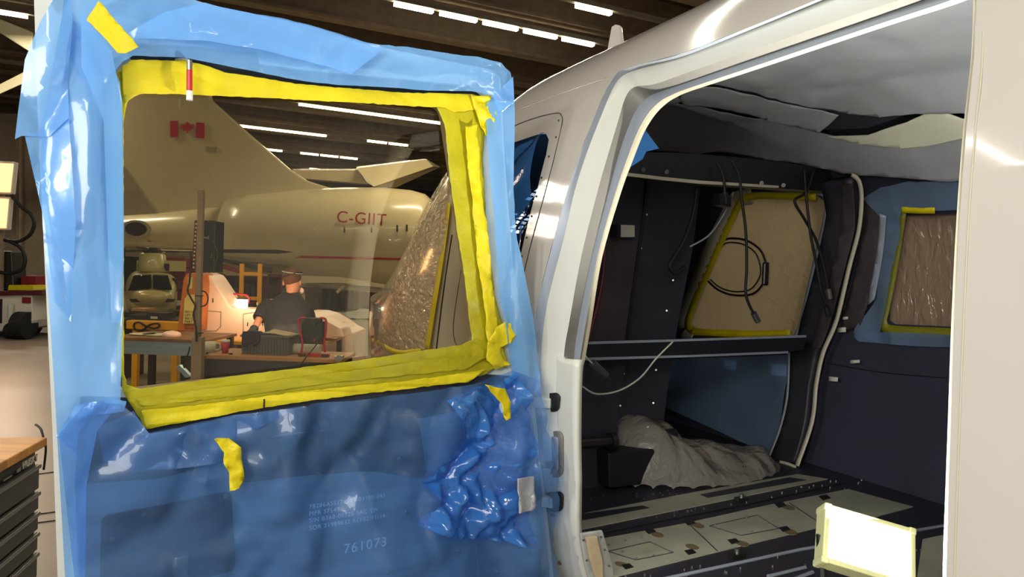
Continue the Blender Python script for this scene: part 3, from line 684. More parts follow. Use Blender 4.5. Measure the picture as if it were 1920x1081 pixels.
# heap of clear sheeting on the cockpit floor
c0 = onz(1370, 902, FZ)
def heap(u, v):
    r = math.hypot(u / .48, v / .26); e = max(0, 1 - r * r)
    h = e ** .7 * (.10 + .30 * sm(.0, -.40, u)) + e ** .5 * .07 * crease(u, v, 7, 5)
    return c0 + L * (u - .05) + F * (v + .2) + Z * (h + .004)
obj('plastic_heap', sheet([(.48 * math.cos(a), .26 * math.sin(a)) for a in [k * math.pi / 16 for k in range(32)]], [], .018, heap), 'dusty_film', smooth=True, label='heap of crumpled clear plastic on the dark floor beyond the closet', cat='plastic sheet')
# flood lamp standing on the cabin floor
FY = 1.5
tl = at(1556, 962, FY + .03); tr = at(1716, 1003, FY); bl_ = at(1521, 1042, FY - .03); br = at(1692, 1100, FY - .05)
X_ = ((tr - tl) + (br - bl_)).normalized(); Yd = ((tl - bl_) + (tr - br)); Yd = (Yd - X_ * Yd.dot(X_)).normalized(); Nn = X_.cross(Yd)
if Nn.y > 0: Nn = -Nn
c = (tl + tr + bl_ + br) / 4; wX = (tr - tl).length; wY = (tl - bl_).length
lamp = thing('floodlight', 'glaring white rectangular floodlight tilted on the cabin floor at lower right', 'work light', c - Z * (c.z - FZ - .01))
bm = nb()
for sx, sy, a_, b_ in ((-1, 0, .012, wY), (1, 0, .012, wY), (0, 1, wX, .012), (0, -1, wX, .012)):
    box(bm, c + X_ * sx * wX / 2 + Yd * sy * wY / 2, (a_, b_, .05), X_, Yd, Nn)
box(bm, c - Nn * .03, (wX, wY, .02), X_, Yd, Nn)
obj('housing', bm, 'lamp_body', lamp, bevel=.003)
for sx in (-1, 1):
    for sy in (-1, 1): obj('corner_guard', box(nb(), c + X_ * sx * wX / 2 + Yd * sy * wY / 2, (.016, .016, .053), X_, Yd, Nn), 'lamp_body', lamp, bevel=.004)
obj('lit_lens', box(nb(), c + Nn * .01, (wX * .95, wY * .93, .008), X_, Yd, Nn), 'flood_white', lamp)
obj('stand', tube([c + X_ * wX * .52, c + X_ * wX * .5 - Z * (c.z - FZ - .012) + Nn * .05, c - X_ * wX * .5 - Z * (c.z - FZ - .012) + Nn * .05, c - X_ * wX * .52], .01, 8, False), 'black_plastic', lamp)
al = area('floodlight_beam', c + Nn * .05, c + Nn * 1.0 + Z * .8, wX * .9, wY * .8, 62, (1, .97, .88)); al.parent = None

# twin LED work lamp just outside the view, mirrored in the paint ahead of the door
a_ = inv(1022, 392); q0 = S(*a_); du_ = S(a_[0] + .01, a_[1]) - q0; dv_ = S(a_[0], a_[1] + .01) - q0; nn = du_.cross(dv_).normalized()
d_ = (q0 - CAM).normalized(); rr_ = d_ - nn * 2 * d_.dot(nn); lc = q0 + rr_ * 8.0; KS = 3.0
tw = thing('led_work_light', 'pair of stacked LED work lamps mirrored in the white paint ahead of the open door', 'work light', V((lc.x, lc.y, 0)))
yl = rr_.cross(Z).normalized(); ul = yl.cross(rr_).normalized()
obj('mast', cyl(V((lc.x, lc.y, .1)) + rr_ * .12, V((lc.x, lc.y, lc.z + .4)) + rr_ * .16, .03, 12), 'dark_steel', tw)
for k in range(3): obj('tripod_leg', cyl(V((lc.x, lc.y, .7)) + rr_ * .12, V((lc.x + .5 * math.cos(k * 2.1), lc.y + .5 * math.sin(k * 2.1), .01)) + rr_ * .12, .012, 8), 'dark_steel', tw)
for sgn in (-1, 1):
    cc = lc + ul * sgn * .16 * KS; hd = obj('lamp_head', box(nb(), cc + rr_ * .04, (.34 * KS, .06, .24 * KS), yl, rr_, ul), 'black_plastic', tw, bevel=.01)
    bm = nb()
    for i_ in range(7):
        for j_ in range(5): box(bm, cc + yl * (i_ - 3) * .042 * KS + ul * (j_ - 2) * .042 * KS + rr_ * .003, (.026 * KS, .01, .026 * KS), yl, rr_, ul)
    obj('led_array', bm, 'led_cell', hd)
# ------------------------------------------------------------------ the open door
def duv(px, py):
    p = onplane(px, py, H, N); r = p - H; return (r.dot(D), p.z)
def dpt(u, v, w_=0.0): return H + D * u + Z * v + N * w_
def dl(pts): return [duv(x, y) for x, y in pts]
def dslab(outer, holes, front, back, res=.2, fn=None):
    """plate in the door's plane with true thickness"""
    bm = sheet(outer, holes, res, lambda u, v: dpt(u, v, front))
    g = bmesh.ops.extrude_face_region(bm, geom=list(bm.faces))
    bmesh.ops.translate(bm, verts=[e for e in g['geom'] if isinstance(e, bmesh.types.BMVert)], vec=N * (back - front))
    bmesh.ops.recalc_face_normals(bm, faces=bm.faces); return bm
door = P('cabin_door', dslab(dl(rounded([(62, -60), (230, -42), (500, 42), (760, 98), (938, 134), (946, 300), (962, 500), (1000, 740), (1030, 1000), (1052, 1230), (130, 1420), (108, 1081), (98, 800), (84, 500), (70, 200)], [40, 0, 0, 0, 22, 0, 0, 0, 0, 10, 10, 0, 0, 0, 0])),
    [dl([(560 + (x - 560) * 1.045, 450 + (y - 450) * 1.05) for x, y in rounded([(231, 178), (420, 181), (640, 192), (826, 206), (845, 330), (888, 640), (640, 676), (256, 720), (233, 716), (232, 450)], [60, 0, 0, 22, 0, 24, 0, 0, 46, 0])])], 0, -.055), 'jamb_paint')
winp = dl(rounded([(231, 178), (420, 181), (640, 192), (826, 206), (845, 330), (888, 640), (640, 676), (256, 720), (233, 716), (232, 450)], [60, 0, 0, 22, 0, 24, 0, 0, 46, 0]))
winc = duv(560, 450)
P('window_pane', dslab([(winc[0] + (u - winc[0]) * 1.03, winc[1] + (v - winc[1]) * 1.035) for u, v in winp], [], -.003, -.006), 'door_acrylic', door)
def dpart(name, pts, front, m, th=.008, r=0, par=None, bevel=0, **k): return P(name, dslab(dl(rounded(pts, r) if r else pts), [], front, front - th), m, par or door, bevel=bevel, **k)
dpart('inner_panel', [(150, 745), (500, 752), (900, 700), (985, 705), (1020, 1000), (1040, 1200), (160, 1350), (140, 900)], .004, 'aluminium')
dpart('upper_channel', [(150, 742), (500, 752), (900, 700), (955, 705), (900, 760), (700, 800), (520, 812), (430, 860), (300, 895), (150, 905)], .007, 'black_panel')
dpart('latch_plate', [(190, 965), (300, 945), (432, 918), (440, 1065), (310, 1100), (185, 1140)], .010, 'black_panel', r=14)
dpart('latch_recess', [(368, 1008), (430, 1005), (431, 1068), (372, 1076)], .013, 'black_plastic', r=8)
dpart('dark_patch', [(430, 830), (640, 800), (780, 770), (800, 900), (700, 880), (560, 890), (440, 905)], .009, 'black_panel', .004, r=30)
dpart('window_gasket', [(232, 84), (300, 86), (480, 100), (486, 124), (640, 142), (760, 152), (880, 164), (908, 186), (780, 182), (560, 164), (400, 134), (340, 118), (246, 114)], .004, 'black_rubber', .003)
dpart('edge_strip', [(860, 720), (985, 705), (1012, 900), (1030, 1100), (900, 1120)], .0065, 'aluminium', .004)
for x, y in ((268, 960), (209, 1005), (595, 887), (421, 926), (760, 959), (725, 1070), (858, 1032), (987, 1035), (930, 1070), (743, 856)):
    u, v = duv(x, y); P('panel_screw', cyl(dpt(u, v, .004), dpt(u, v, .016), .0055, 12), 'steel', door)
u, v = duv(335, 1050); P('door_lever', box(nb(), dpt(u, v, .03), (.03, .03, .05), D, N), 'steel', door, bevel=.004)
def dtext(body, px, py, hpx, m='letter_grey', sp_=1.15, slope=0):
    u, v = duv(px, py); k = (dpt(u, v) - CAM).length / FPX * hpx / .72
    Xd = (D + Z * slope).normalized(); Yd_ = Xd.cross(N) * -1
    if Yd_.z < 0: Yd_ = -Yd_
    return P('stencil_text', text_bm(body, k, dpt(u, v, .0145), Xd, Yd_, sp_, .0003), m, door)
SL = -.0
dtext('78286ASS176207-03100-045', 576, 950, 7.5, slope=SL); dtext('MFR S7549', 576, 963, 7.5, slope=SL)
dtext('S/N B360-00725 SAC TM', 576, 976, 7.5, slope=SL); dtext('SOR 21989032 REF02/11/14', 576, 990, 7.5, slope=SL); dtext('761073', 640, 1034, 17, slope=SL)
# hinge arms to the pillar
for y in (755, 940):
    a = dpt(*duv(1000, y), -.03); b = onS(1030, y, .03); P('hinge_arm', box(nb(), (a + b) / 2, ((a - b).length + .02, .03, .03), (b - a).normalized(), (b - a).normalized().cross(Z).normalized()), 'jamb_paint', door, bevel=.004)
# pin hanging at the head of the window
pn = thing('locking_pin', 'steel pin with a red band hanging in front of the yellow tape at window top', 'pin', dpt(*duv(349, 195), .045))
def seg(y0, y1, r, m, nm): obj(nm, cyl(dpt(*duv(349, y0), .045), dpt(*duv(349, y1), .045), r, 14), m, pn, smooth=False)
seg(140, 180, .0062, 'red_plastic', 'red_band'); seg(178, 195, .0068, 'jamb_paint', 'tip'); seg(122, 141, .0058, 'steel', 'shank')
obj('hook', tube([dpt(*duv(x, y), w_) for x, y, w_ in ((348, 132, .045), (346, 122, .044), (338, 117, .03), (328, 115, .015))], .0035, 8), 'steel', pn)

# ------------------------------------------------------------------ yellow tape and blue film on the door
def tape(pts, label, w_=.010, amp=.003, fr=14, m='yellow_tape', holes=(), name='tape_strip', res=.012, st=(1, 1)):
    def fn(u, v): return dpt(u, v, w_ + amp * (1.9 * crease(u * st[0], v * st[1], fr, w_ * 37) + .7 * crease(u, v, fr * 2.3, 3) + .5 * n3(u * fr * 2, v * fr * 2, 3)))
    q = [V((x, y, 0)) for x, y in pts]; pts = []
    for i in range(len(q)):
        a, b = q[i], q[(i + 1) % len(q)]; k_ = max(1, int((b - a).length / 9))
        for j in range(k_):
            s = a.lerp(b, j / k_); jx = 1.6 * n3(s.x * .13, s.y * .13, 1) + 1.0 * n3(s.x * .4, s.y * .4, 2); jy = 1.6 * n3(s.x * .13, s.y * .13, 5) + 1.0 * n3(s.x * .4, s.y * .4, 6); pts.append((s.x + jx, s.y + jy))
    return obj(name, sheet(dl(pts), [dl(h) for h in holes], res, fn), m, smooth=True, label=label, cat='tape', solid=-.0008)
tape([(226, 128), (246, 114), (338, 117), (372, 122), (420, 138), (560, 160), (760, 176), (880, 178), (908, 184), (912, 206), (845, 212), (828, 204), (640, 193), (420, 182), (262, 178), (240, 190), (232, 206)], 'long yellow tape across the top edge of the door window', .012, .004, 10, st=(.6, 1.6))
tape([(205, 150), (226, 130), (238, 190), (231, 230), (231, 440), (232, 700), (238, 716), (222, 700), (206, 420), (200, 250)], 'yellow tape down the left edge of the door window, mostly under blue film', .006, .002)
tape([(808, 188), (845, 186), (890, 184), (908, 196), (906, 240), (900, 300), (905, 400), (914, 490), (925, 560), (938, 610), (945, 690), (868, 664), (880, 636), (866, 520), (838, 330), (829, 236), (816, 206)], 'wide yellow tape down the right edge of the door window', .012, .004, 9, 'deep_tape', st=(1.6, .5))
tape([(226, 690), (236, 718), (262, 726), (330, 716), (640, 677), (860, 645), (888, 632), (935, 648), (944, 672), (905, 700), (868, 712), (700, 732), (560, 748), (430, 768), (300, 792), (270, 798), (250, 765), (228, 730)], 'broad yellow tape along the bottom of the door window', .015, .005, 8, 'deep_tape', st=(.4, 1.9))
tape([(178, 36), (212, 74), (248, 116), (226, 128), (212, 126), (180, 92), (157, 70)], 'loose yellow tape tab pointing up left from the window corner', .125, .003)
tape([(872, 182), (908, 184), (926, 236), (915, 252), (902, 258), (892, 240), (884, 215)], 'crumpled yellow tape tab at the upper right window corner', .024, .010, 22)
tape([(905, 640), (920, 612), (944, 598), (960, 618), (948, 640), (928, 652), (934, 668), (946, 680), (920, 690), (900, 672)], 'yellow tape tab sticking out at the lower right window corner', .024, .008, 16)
tape([(384, 803), (410, 801), (432, 818), (434, 850), (438, 878), (430, 890), (412, 896), (411, 862), (400, 846), (402, 828)], 'crumpled yellow tape tail hanging below the window', .105, .010, 24, st=(2, .7))
tape([(866, 708), (905, 716), (914, 740), (912, 768), (902, 772), (896, 742)], 'small yellow tape tail over the crumpled blue plastic', .12, .006, 20)
tape([(838, 310), (848, 330), (878, 520), (900, 640), (888, 640), (868, 520)], 'inner yellow tape layer on the right window edge beside the glass', .009, .002)
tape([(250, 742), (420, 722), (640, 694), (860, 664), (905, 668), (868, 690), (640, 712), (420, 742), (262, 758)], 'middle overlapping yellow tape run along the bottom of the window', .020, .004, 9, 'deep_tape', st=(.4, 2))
tape([(262, 764), (360, 756), (560, 730), (760, 710), (905, 690), (868, 712), (700, 732), (560, 748), (430, 770), (300, 794), (272, 799)], 'lowest overlapping yellow tape run beneath the window, its ragged edge on the blue film', .026, .006, 11, 'yellow_tape', st=(.4, 2))
tape([(862, 240), (884, 236), (896, 380), (912, 520), (930, 640), (905, 640), (890, 520), (876, 380)], 'crinkled yellow tape run along the middle of the right window edge', .022, .008, 12, 'yellow_tape', st=(2, .6))
u, v = duv(489, 750); obj('peg', cyl(dpt(u, v - .012, .03), dpt(u, v + .008, .03), .0022, 8), 'black_rubber', label='small black peg poking through the tape below the window', cat='peg')

def bluef(pts, label, w_, fn, m='blue_film', holes=(), res=.014, res2=None):
    def g(u, v): return dpt(u, v, w_ + fn(u, v))
    return obj('plastic_film', sheet(dl(pts), [dl(h) for h in holes], res, g, res2), m, smooth=True, label=label, cat='plastic sheet')
wrap = lambda u, v: .034 * crease(u * .7, v, 5, 2) + .012 * crease(u, v, 13, 4.3) + .008 * n3(u * 4, v * 5, 2)
bluef([(128, -70), (250, -50), (372, 14), (530, 48), (700, 92), (880, 112), (930, 122), (945, 140), (946, 200), (915, 215), (906, 184), (870, 177), (780, 174), (640, 166), (560, 158), (420, 132), (340, 114), (246, 112), (228, 122), (205, 150), (150, 160), (112, 70)],
      'blue plastic film wrapped over the top rail of the open door', .030, wrap)
vert = lambda u, v: .030 * crease(u * 1.6, v * .25, 8, 1.2) + .010 * n3(u * 9, v * 1.5, 2)
bluef([(118, 30), (150, 60), (200, 110), (222, 160), (228, 230), (230, 420), (229, 560), (224, 690), (222, 745), (180, 800), (160, 900), (158, 1081), (162, 1240), (136, 1240), (122, 1081), (112, 900), (104, 760), (94, 600), (80, 420), (74, 260)],
      'blue plastic film running down the left stile of the open door', .034, vert)
bluef([(900, 200), (945, 150), (950, 300), (958, 450), (985, 590), (1000, 700), (1000, 740), (955, 720), (946, 680), (936, 610), (922, 540), (912, 450), (904, 340)],
      'blue plastic film down the right stile of the door beside the yellow tape', .030, vert)
bluef([(215, 90), (300, 40), (372, 22), (520, 56), (700, 104), (640, 150), (484, 108), (372, 92), (300, 88)], 'second overlapping layer of blue plastic along the top rail left of centre', .062, wrap, res=.012)
bluef([(150, 40), (205, 110), (224, 200), (226, 420), (222, 600), (205, 600), (196, 420), (190, 240), (150, 140)], 'second vertical layer of blue plastic next to the left window edge', .062, vert, res=.012)
def low(u, v):
    return .11 * crease(u, v, 3.2, .4) + .04 * crease(u, v, 7, 2.1) + .01 * crease(u, v, 17, 1) + .008 * n3(u * 3, v * 3, 5)
bluef([(158, 740), (222, 745), (250, 770), (272, 798), (430, 770), (560, 750), (700, 734), (868, 712), (945, 690), (985, 706), (1000, 860), (1014, 1000), (1028, 1081), (1042, 1220), (160, 1400), (140, 1081), (120, 900), (110, 800)],
      'large wrinkled blue plastic film over the lower half of the open door', .034, low, 'blue_film_deep', res=.016)
def hang(u, v): return .05 * crease(u * 1.3, v * .6, 7, 41) + .01 * n3(u * 6, v * 5, 2)
bluef([(128, -60), (135, 60), (126, 150), (128, 230), (92, 262), (42, 262), (30, 268), (38, 200), (48, 125), (75, 60), (105, 10)], 'loose blue plastic flap hanging off the upper left door corner', .045, hang, res=.01)
bluef([(48, 262), (128, 230), (140, 420), (132, 600), (100, 560), (84, 420), (66, 340)], 'pale blue plastic edge curling around the left side of the door', .040, hang, res=.01)
bluef([(104, 805), (140, 752), (200, 738), (232, 742), (228, 760), (170, 770), (146, 800), (140, 835)], 'folded blue plastic collar standing out at the lower left of the window', .055, lambda u, v: .015 * ridge(u * 20, v * 14), res=.008)
def crum(u, v): return .08 * crease(u, v, 8, 21) + .04 * crease(u, v, 16, 22) + .012 * crease(u, v, 30, 23)
bluef([(812, 742), (850, 722), (900, 712), (940, 690), (965, 740), (978, 860), (972, 940), (972, 1000), (900, 995), (840, 990), (790, 975), (760, 968), (800, 925), (770, 890), (815, 830), (838, 800), (822, 770)], 'bunched, crumpled blue plastic hanging at the lower right of the door', .050, crum, 'blue_film_crisp', res=.0065)
def sag(u, v): return .04 * crease(u, v, 7, 31) + .014 * crease(u, v, 18, 32)
bluef([(245, 760), (272, 800), (430, 772), (560, 752), (440, 800), (400, 850), (330, 860), (250, 870), (190, 850), (180, 790)], 'crinkled second layer of blue plastic gathered under the yellow tape', .055, sag, 'blue_film_deep', res=.01)
def tri(pts, w_, label, m='silver_foil', nm='foil_pouch'):
    return obj(nm, sheet(dl(pts), [], .008, lambda u, v: dpt(u, v, w_ + .008 * ridge(u * 20, v * 12))), m, smooth=True, label=label, cat='pouch', solid=-.004)
tri([(913, 870), (942, 866), (944, 915), (938, 926), (914, 930)], .16, 'small shiny silver pouch caught in the crumpled blue plastic')
# ------------------------------------------------------------------ what stands in the hangar beyond
def pipe(pts, r, n=8, smooth=True): return tube([at(*p) for p in pts], r, n, smooth)
# ---- business jet
JY = 24.0
jet = thing('business_jet', 'large cream business jet with a red flag on its tail fin, far behind the worker', 'aeroplane', V((at(500, 450, JY).x, JY, 0)))
def J(name, bm, m, par=None, **k): return obj(name, bm, m, par or jet, **k)
def jring(x, y0, y1, wy=1.0, e=2.0, Y=JY):
    c = at(x, (y0 + y1) / 2, Y); h = (y1 - y0) / 2 * Y / FPX; return ell(c, V((0, h * wy, 0)), Z * h, 32, e)
J('tail_cone', loft([jring(x, a, b) for x, a, b in ((190, 418, 440), (215, 405, 458), (240, 402, 466), (300, 399, 477), (360, 393, 484), (433, 386, 494))]), 'jet_paint', smooth=True)
J('rear_fuselage', loft([jring(x, a, b) for x, a, b in ((433, 378, 502), (434, 372, 508), (480, 364, 522), (560, 356, 536), (640, 352, 544), (720, 352, 549), (770, 357, 548), (795, 364, 540), (806, 374, 525), (812, 395, 500))]), 'jet_paint', smooth=True)
J('tail_fin', pprism([(222, 410), (222, 140), (240, 120), (382, 120), (392, 184), (470, 254), (540, 315), (575, 338), (620, 352), (660, 360), (433, 396), (296, 404)], JY - .18, .36), 'jet_paint', bevel=.06)
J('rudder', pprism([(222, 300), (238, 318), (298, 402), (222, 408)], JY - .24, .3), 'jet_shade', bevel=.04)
J('stabiliser', loft([[at(x, y, JY + d) for x, y, d in r] for r in (((668, 312, 3), (668, 316, 1.5), (700, 350, 1.5), (742, 352, 3)), ((798, 297, 5), (800, 299, 3.4), (812, 312, 3.4), (826, 313, 5)))]), 'jet_paint', bevel=.02)
J('stabiliser', loft([[at(x, y, JY + d) for x, y, d in r] for r in (((548, 316, 3.6), (548, 319, 2), (560, 334, 2), (600, 340, 3.6)), ((672, 316, 3.6), (672, 319, 2), (690, 345, 2), (700, 348, 3.6)))]), 'jet_paint', bevel=.02)
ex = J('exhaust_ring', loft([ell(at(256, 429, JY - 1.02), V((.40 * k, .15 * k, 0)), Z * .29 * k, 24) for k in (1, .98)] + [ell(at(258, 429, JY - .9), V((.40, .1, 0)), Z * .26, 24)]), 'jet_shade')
J('exhaust_opening', loft([ell(at(255, 429, JY - 1.05 + k), V((.30, .1, 0)), Z * .22, 24) for k in (0, .02)]), 'dark_glass', ex)
def jl(pts, r=.012, m='seam', name='panel_line', dY=1.3): 
    # lines drawn on the rounded side
    out = []
    for x, y in pts: out.append(jhit(x, y))
    J(name, tube(out, r, 5, False), m)
def jhit(x, y, lift=.01):
    # nearest point of the body along the line of sight
    prof = [(190, 418, 440), (215, 405, 458), (240, 402, 466), (300, 399, 477), (360, 393, 484), (432.9, 386, 494)] if x < 433 else [(433, 378, 502), (480, 364, 522), (560, 356, 536), (640, 352, 544), (720, 352, 549), (770, 357, 548), (795, 364, 540), (812, 380, 520)]
    for (xa, a0, a1), (xb, b0, b1) in zip(prof, prof[1:]):
        if xa <= x <= xb: t = (x - xa) / (xb - xa); y0 = a0 + (b0 - a0) * t; y1 = a1 + (b1 - a1) * t; break
    else: y0, y1 = prof[-1][1:]
    h = (y1 - y0) / 2; k = max(-.98, min(.98, (y - (y0 + y1) / 2) / h)); return at(x, y, JY - math.sqrt(1 - k * k) * h * JY / FPX * 1.0 - lift)
jl([(474, 370), (490, 388), (520, 390), (552, 388), (553, 362)]); jl([(474, 461), (484, 444), (510, 442), (518, 439), (557, 440), (557, 473)]); jl([(576, 360), (586, 440), (584, 520)], .008)
jl([(388, 399), (424, 396), (426, 408), (390, 410), (388, 399)]); jl([(434, 386), (434, 452)], .03)
for x, y in ((588, 430), (646, 430), (697, 430), (745, 428), (763, 427)): J('vent_slot', tube([jhit(x, y - 6), jhit(x, y + 6)], .03, 6, False), 'letter_dark')
J('scoop', loft([ell(jhit(519, 427) + V((0, k, 0)), V((.14, 0, 0)), Z * .03, 12) for k in (-.03, .02)]), 'seam')
def stripe(pts, wpx, m, name):
    bm = nb(); last = None
    for x, y, w_ in pts:
        cur = (bm.verts.new(jhit(x, y - w_, .02)), bm.verts.new(jhit(x, y + w_, .02)))
        if last: bm.faces.new((last[0], cur[0], cur[1], last[1]))
        last = cur
    J(name, bm, m, solid=.01)
stripe([(434 + i * 15, 478 + i * .35, 2.6 - i * .05) for i in range(24)], 2, 'flag_red', 'red_stripe')
J('registration', text_bm('C-GIIT', .52, at(630, 416, JY - 1.72), V((1, 0, -.035)).normalized(), V((.04, 0, 1)).normalized(), 1.06, .01), 'flag_red')
fl_ = J('flag_bar', pprism([(319, 227), (334, 226), (334, 256), (319, 257)], JY - .22, .02), 'flag_red')
J('flag_bar', pprism([(368, 229), (383, 230), (383, 259), (367, 258)], JY - .22, .02), 'flag_red')
leaf = [(0, 1), (.12, .72), (.28, .80), (.22, .42), (.45, .62), (.52, .50), (.80, .55), (.70, .30), (.85, .20), (.45, -.12), (.50, -.30), (.06, -.22), (.05, -.62)]
leaf = leaf + [(-x, y) for x, y in leaf[::-1] if x > 0]
J('maple_leaf', pprism([(351 + x * 15, 241 - y * 14) for x, y in leaf], JY - .22, .02), 'flag_red')
J('fin_hatch', pprism([(386, 274), (408, 276), (406, 284), (388, 283)], JY - .2, .02), 'jet_shade')
for x, y in ((276, 447), (388, 413), (515, 487)): J('warning_text', text_bm('DANGER\nNOT A STEP', .10, jhit(x, y, .03), V((1, 0, 0)), Z, 1, .003), 'dark_red')
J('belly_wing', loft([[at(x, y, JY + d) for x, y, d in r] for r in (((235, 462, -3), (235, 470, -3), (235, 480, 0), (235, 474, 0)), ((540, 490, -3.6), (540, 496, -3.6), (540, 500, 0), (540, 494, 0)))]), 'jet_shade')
J('wing_spar', pprism([(300, 466), (520, 468), (550, 472), (520, 475), (300, 472)], JY - 3.2, .2), 'letter_dark')
# ---- light aeroplane parts right of the worker
t = thing('parked_wing', 'long white wing tip crossing behind the worker at right, below the jet', 'aeroplane part', at(650, 550, 17))
obj('skin', loft([[at(x, y, 17 + d) for x, y, d in r] for r in (((560, 516, 0), (560, 530, 0), (560, 532, 1), (560, 520, 1)), ((640, 519, 0), (640, 530, 0), (640, 532, 1), (640, 522, 1)), ((735, 535, 0), (735, 541, 0), (735, 542, 1), (735, 537, 1)))]), 'jet_paint', t)
obj('strut', pipe([(632, 548, 17.2), (645, 534, 17.2)], .04), 'jet_paint', t)
for q, lab, cat_, m in (((575, 528, 600, 572, 26, .5), 'pale cupboard standing in the distance just right of the worker', 'cupboard', 'jet_shade'), ((602, 530, 634, 570, 27, 1), 'dark machinery stack in the distance right of the worker', 'machine', 'dark_steel'), ((640, 532, 668, 569, 28, 1), 'dark far-off trolley beneath the white wing tip', 'trolley', 'dark_wall'), ((672, 540, 735, 567, 30, 1), 'long dark container against the far side of the hangar', 'container', 'maroon')):
    x0, y0, x1, y1, Y, d = q; p = at((x0 + x1) / 2, y1, Y); w_ = (x1 - x0) * Y / FPX; h_ = p.z + (y1 - y0) * Y / FPX
    bm = box(nb(), V((p.x, Y, h_ / 2)), (w_, d, h_)); 
    t = thing(cat_, lab, cat_, V((p.x, Y, 0))); obj('body', bm, m, t, bevel=.03)
    for k in range(3): obj('door_panel', box(nb(), V((p.x + (k - 1) * w_ * .31, Y - d / 2 - .012, h_ * .5)), (w_ * .28, .02, h_ * .8)), m, t, bevel=.01)
# ---- olive helicopter seen nose-on
GY = 15.5
g = thing('olive_helicopter', 'olive helicopter seen nose-on through the lower left of the taped window', 'helicopter', V((at(284, 560, GY).x, GY, 0)))
def G(name, bm, m, par=None, **k): return obj(name, bm, m, par or g, **k)
def gr(y, x0, x1, Y, hh, e=3.0):  # ring facing the viewer
    c = at((x0 + x1) / 2, y, Y); return ell(c, V(((x1 - x0) / 2 * Y / FPX, 0, 0)), Z * (hh * Y / FPX), 28, e)
G('body', loft([gr(572, 250, 318, GY - .9, 12), gr(562, 242, 326, GY - .6, 24), gr(552, 236, 332, GY, 42, 3.4), gr(552, 235, 333, GY + 1.2, 46, 3.4), gr(552, 243, 325, GY + 2.4, 44)]), 'olive_paint', smooth=True)
G('nose_cowl', loft([gr(556, 262, 308, GY - 1.4, 7), gr(558, 250, 318, GY - 1.1, 14), gr(562, 242, 326, GY - .5, 20)]), 'olive_paint', smooth=True)
for pts in ([(250, 517), (281, 516), (281, 541), (240, 545)], [(286, 516), (312, 517), (320, 544), (287, 541)]):
    G('windscreen', prism([at(x, y, GY - .26 - (y - 516) / 28 * .52) for x, y in pts], V((0, .06, .02))), 'dark_glass')
G('chin_strip', pprism([(242, 560), (326, 560), (322, 566), (246, 566)], GY - 1.25, .1), 'dark_glass')
G('side_window', pprism([(323, 520), (328, 522), (331, 546), (326, 546)], GY - .1, .1), 'dark_glass')
ms = G('mast_cowling', loft([ell(at(286, y, GY + .3), V((r, 0, 0)), V((0, r, 0)), 20) for y, r in ((509, .34), (500, .29), (478, .27), (474, .22))]), 'olive_paint', smooth=True)
for x in (262, 312): G('engine_intake', pbox(x - 6, 488, x + 6, 508, GY + .3, .8), 'olive_paint'); G('intake_mouth', pbox(x - 4, 494, x + 4, 507, GY + .25, .04), 'seam')
G('rotor_hub', loft([ell(at(286, y, GY + .3), V((r, 0, 0)), V((0, r, 0)), 12) for y, r in ((476, .16), (470, .22), (464, .12))]), 'dark_steel')
for dx, dy in ((-60, 4), (75, 2), (20, 5), (-25, -4)):
    a = at(286, 469, GY + .3); b = at(286 + dx, 469 + dy, GY + .3 + dx * .02); G('rotor_blade', loft([[p + V((0, s * .12, 0)) + Z * q for s, q in ((-1, 0), (1, 0), (1, .03), (-1, .03))] for p in (a, b)]), 'jet_paint' if dx > 0 else 'dark_steel')
for x in (248, 322): G('landing_wheel', cyl(at(x, 600, GY) * 1 - V((.12, 0, at(x, 600, GY).z - .28)), at(x, 600, GY) + V((.12, 0, -at(x, 600, GY).z + .28)), .28, 20), 'black_rubber')
# ---- red racks and shelves
def rack(x0, y0, x1, Y, label, m='maroon', shelves=(), dpt_=.8, cat_='rack', items='dark_red'):
    p = at((x0 + x1) / 2, y0, Y); w_ = (x1 - x0) * Y / FPX; t = thing('storage_rack', label, cat_, V((p.x, Y, 0)))
    for sx in (-1, 1):
        for sy in (0, 1): obj('upright', box(nb(), V((p.x + sx * w_ / 2, Y + sy * dpt_, p.z / 2)), (.07, .07, p.z)), m, t)
    for k, f in enumerate(shelves): obj('shelf', box(nb(), V((p.x, Y + dpt_ / 2, p.z * f)), (w_, dpt_, .07)), m, t)
    return t, p, w_
t, p, w_ = rack(318, 482, 362, 17, 'dark red drawer rack right of the olive helicopter mast', shelves=(.3, .98))
for k in range(4): obj('drawer', box(nb(), V((p.x, 17, p.z * .93 - k * .26)), (w_ * .95, .7, .23)), 'dark_red', t, bevel=.02)
t, p, w_ = rack(393, 512, 500, 14, 'dark red shelf unit loaded with dim equipment behind the white tail boom', shelves=(.25, .6, .98))
random.seed(3)
for k in range(9): obj('stored_part', box(nb(), V((p.x - w_ * .42 + k * w_ * .105, 14.4, p.z * .6 + .04 + .1 * random.random() + .1)), (w_ * .08, .4, .25 + .15 * random.random())), random.choice(['dark_steel', 'black_panel', 'brown_quilt']), t)
obj('back_panel', box(nb(), V((p.x, 14.8, p.z * .5)), (w_, .03, p.z)), 'dark_wall', t)
# rotor blades with red tips stored on edge
t = thing('stored_rotor_blade', 'dark grey wedge of rotor blade with red stripe above the shelf unit', 'rotor blade', at(450, 500, 13.2))
obj('blade', loft([[at(x, y, 13.2 + d) for x, y, d in r] for r in (((406, 482, 0), (406, 488, 0), (406, 488, .2), (406, 482, .2)), ((510, 502, 0), (510, 512, 0), (510, 512, .2), (510, 502, .2)))]), 'dark_steel', t)
obj('red_edge', pprism([(404, 492), (450, 505), (450, 513), (404, 500)], 13.1, .06), 'dark_red', t)
obj('pale_cowl', pprism([(404, 492), (420, 500), (452, 512), (500, 514), (500, 517), (425, 516), (412, 508)], 13.3, .06), 'olive_paint', t)
